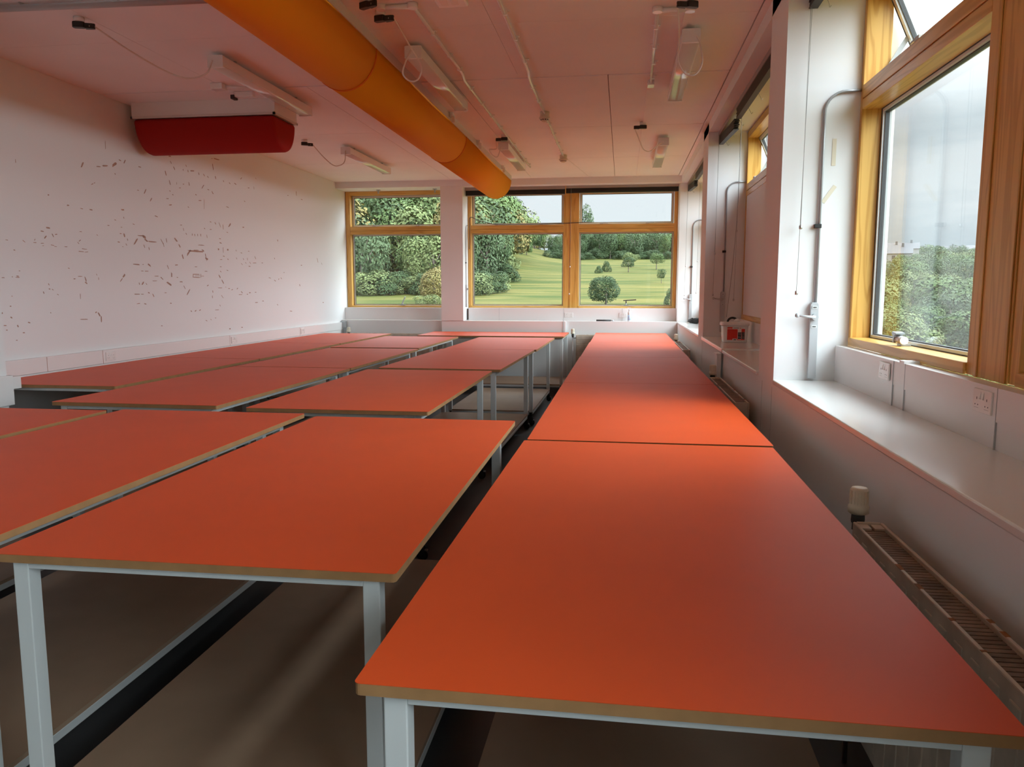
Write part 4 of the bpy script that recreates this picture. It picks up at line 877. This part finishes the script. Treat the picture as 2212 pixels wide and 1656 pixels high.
# ------------------------------------------------------------------ sky and camera
w = bpy.data.worlds.new('sky'); SC.world = w; w.use_nodes = True; nt = w.node_tree; nt.nodes.clear()
N = nt.nodes.new; Lk = nt.links.new
def math_(op, a, b=None, c=None):
    n = N('ShaderNodeMath'); n.operation = op
    for i, v in enumerate((a, b, c)):
        if v is None: continue
        if isinstance(v, (int, float)): n.inputs[i].default_value = v
        else: Lk(v, n.inputs[i])
    return n.outputs[0]
tc = N('ShaderNodeTexCoord'); sp = N('ShaderNodeSeparateXYZ'); Lk(tc.outputs['Generated'], sp.inputs[0])
zz = math_('MAXIMUM', sp.outputs[2], 0.0)
mp = N('ShaderNodeMapping'); mp.inputs['Scale'].default_value = (2.2, 2.2, 9.0); mp.inputs['Location'].default_value = (3.1, 1.7, .4); Lk(tc.outputs['Generated'], mp.inputs[0])
cl = N('ShaderNodeTexNoise'); cl.inputs['Scale'].default_value = 1.5; cl.inputs['Detail'].default_value = 7; cl.inputs['Roughness'].default_value = .55; Lk(mp.outputs[0], cl.inputs['Vector'])
cr = N('ShaderNodeValToRGB'); cr.color_ramp.elements[0].position = .36; cr.color_ramp.elements[0].color = (.60, .72, .80, 1); cr.color_ramp.elements[1].position = .62; cr.color_ramp.elements[1].color = (.92, 1.0, 1.05, 1)
e = cr.color_ramp.elements.new(.50); e.color = (.76, .87, .94, 1)
t_ = math_('DIVIDE', math_('SUBTRACT', zz, .105), .055); bump_ = math_('MAXIMUM', math_('SUBTRACT', 1.0, math_('MULTIPLY', t_, t_)), 0.0)
Lk(math_('ADD', cl.outputs['Fac'], math_('MULTIPLY', bump_, .16)), cr.inputs[0])
mr = N('ShaderNodeMapRange'); mr.interpolation_type = 'SMOOTHSTEP'; mr.inputs[1].default_value = .16; mr.inputs[2].default_value = .62; mr.inputs[3].default_value = 0.97; mr.inputs[4].default_value = 7.5; Lk(zz, mr.inputs[0])
# bright lobe added to the unseen sky right of the building, lights the interior
dp = N('ShaderNodeVectorMath'); dp.operation = 'DOT_PRODUCT'; sd = Vector((.92, -.19, .35)).normalized(); dp.inputs[1].default_value = sd
nv = N('ShaderNodeVectorMath'); nv.operation = 'NORMALIZE'; Lk(tc.outputs['Generated'], nv.inputs[0]); Lk(nv.outputs[0], dp.inputs[0])
lb_ = N('ShaderNodeMapRange'); lb_.interpolation_type = 'SMOOTHSTEP'; lb_.inputs[1].default_value = .55; lb_.inputs[2].default_value = 1.0; lb_.inputs[3].default_value = 0; lb_.inputs[4].default_value = 13; Lk(dp.outputs['Value'], lb_.inputs[0])
bg = N('ShaderNodeBackground'); Lk(cr.outputs[0], bg.inputs[0]); Lk(math_('ADD', mr.outputs[0], lb_.outputs[0]), bg.inputs[1])
out = N('ShaderNodeOutputWorld'); Lk(bg.outputs[0], out.inputs[0])
w.cycles.sampling_method = 'MANUAL'; w.cycles.sample_map_resolution = 1024
def portal(x, y, z, sx, sy, rot):
    l = bpy.data.lights.new('window_daylight', 'AREA'); l.shape = 'RECTANGLE'; l.size = sx; l.size_y = sy; l.cycles.is_portal = True
    o = bpy.data.objects.new('window_daylight', l); COL.objects.link(o); o.location = (x, y, z); o.rotation_euler = rot
for y0, y1, z0, z1 in ((3.3, 5.06, 1.4, 3.5), (1.36, 3.02, 2.9, 3.5), (7.6, 9.46, 2.9, 3.5), (5.6, 7.42, 2.9, 3.5), (11.98, 13.78, 1.4, 3.5), (10.02, 11.82, 1.4, 3.5), (-1.45, .7, 1.4, 3.5), (-3.75, -1.61, 1.4, 3.5)):
    portal(1.95, (y0 + y1) / 2, (z0 + z1) / 2, z1 - z0 + .3, y1 - y0, (0, PI / 2, 0))
for x0, x1 in ((-5.16, -3.24), (-2.83, -.95), (-.92, .94)): portal((x0 + x1) / 2, 14.45, 2.45, x1 - x0, 2.2, (-PI / 2, 0, 0))

F = 1665.0
cam = bpy.data.cameras.new('camera'); co = bpy.data.objects.new('camera', cam); COL.objects.link(co)
cam.sensor_fit = 'HORIZONTAL'; cam.sensor_width = 36; cam.lens = F / 2212 * 36; cam.clip_start = .05; cam.clip_end = 2000
pit, yaw = math.atan2(203, F), math.atan2(239, math.hypot(F, 203))
fw = Vector((-math.sin(yaw) * math.cos(pit), math.cos(yaw) * math.cos(pit), -math.sin(pit))); rt = Vector((math.cos(yaw), math.sin(yaw), 0)); up = rt.cross(fw)
co.matrix_world = Matrix(((rt.x, up.x, -fw.x, 0), (rt.y, up.y, -fw.y, 0), (rt.z, up.z, -fw.z, 1.72), (0, 0, 0, 1)))
SC.camera = co
SC.view_settings.view_transform = 'Standard'; SC.view_settings.look = 'None'; SC.view_settings.gamma = 1; SC.view_settings.exposure = 0.0
SC.view_settings.use_curve_mapping = False
cy = SC.cycles; cy.max_bounces = 12; cy.diffuse_bounces = 6; cy.glossy_bounces = 4; cy.transparent_max_bounces = 16; cy.sample_clamp_indirect = 6; cy.use_denoising = True; cy.caustics_reflective = False; cy.caustics_refractive = False
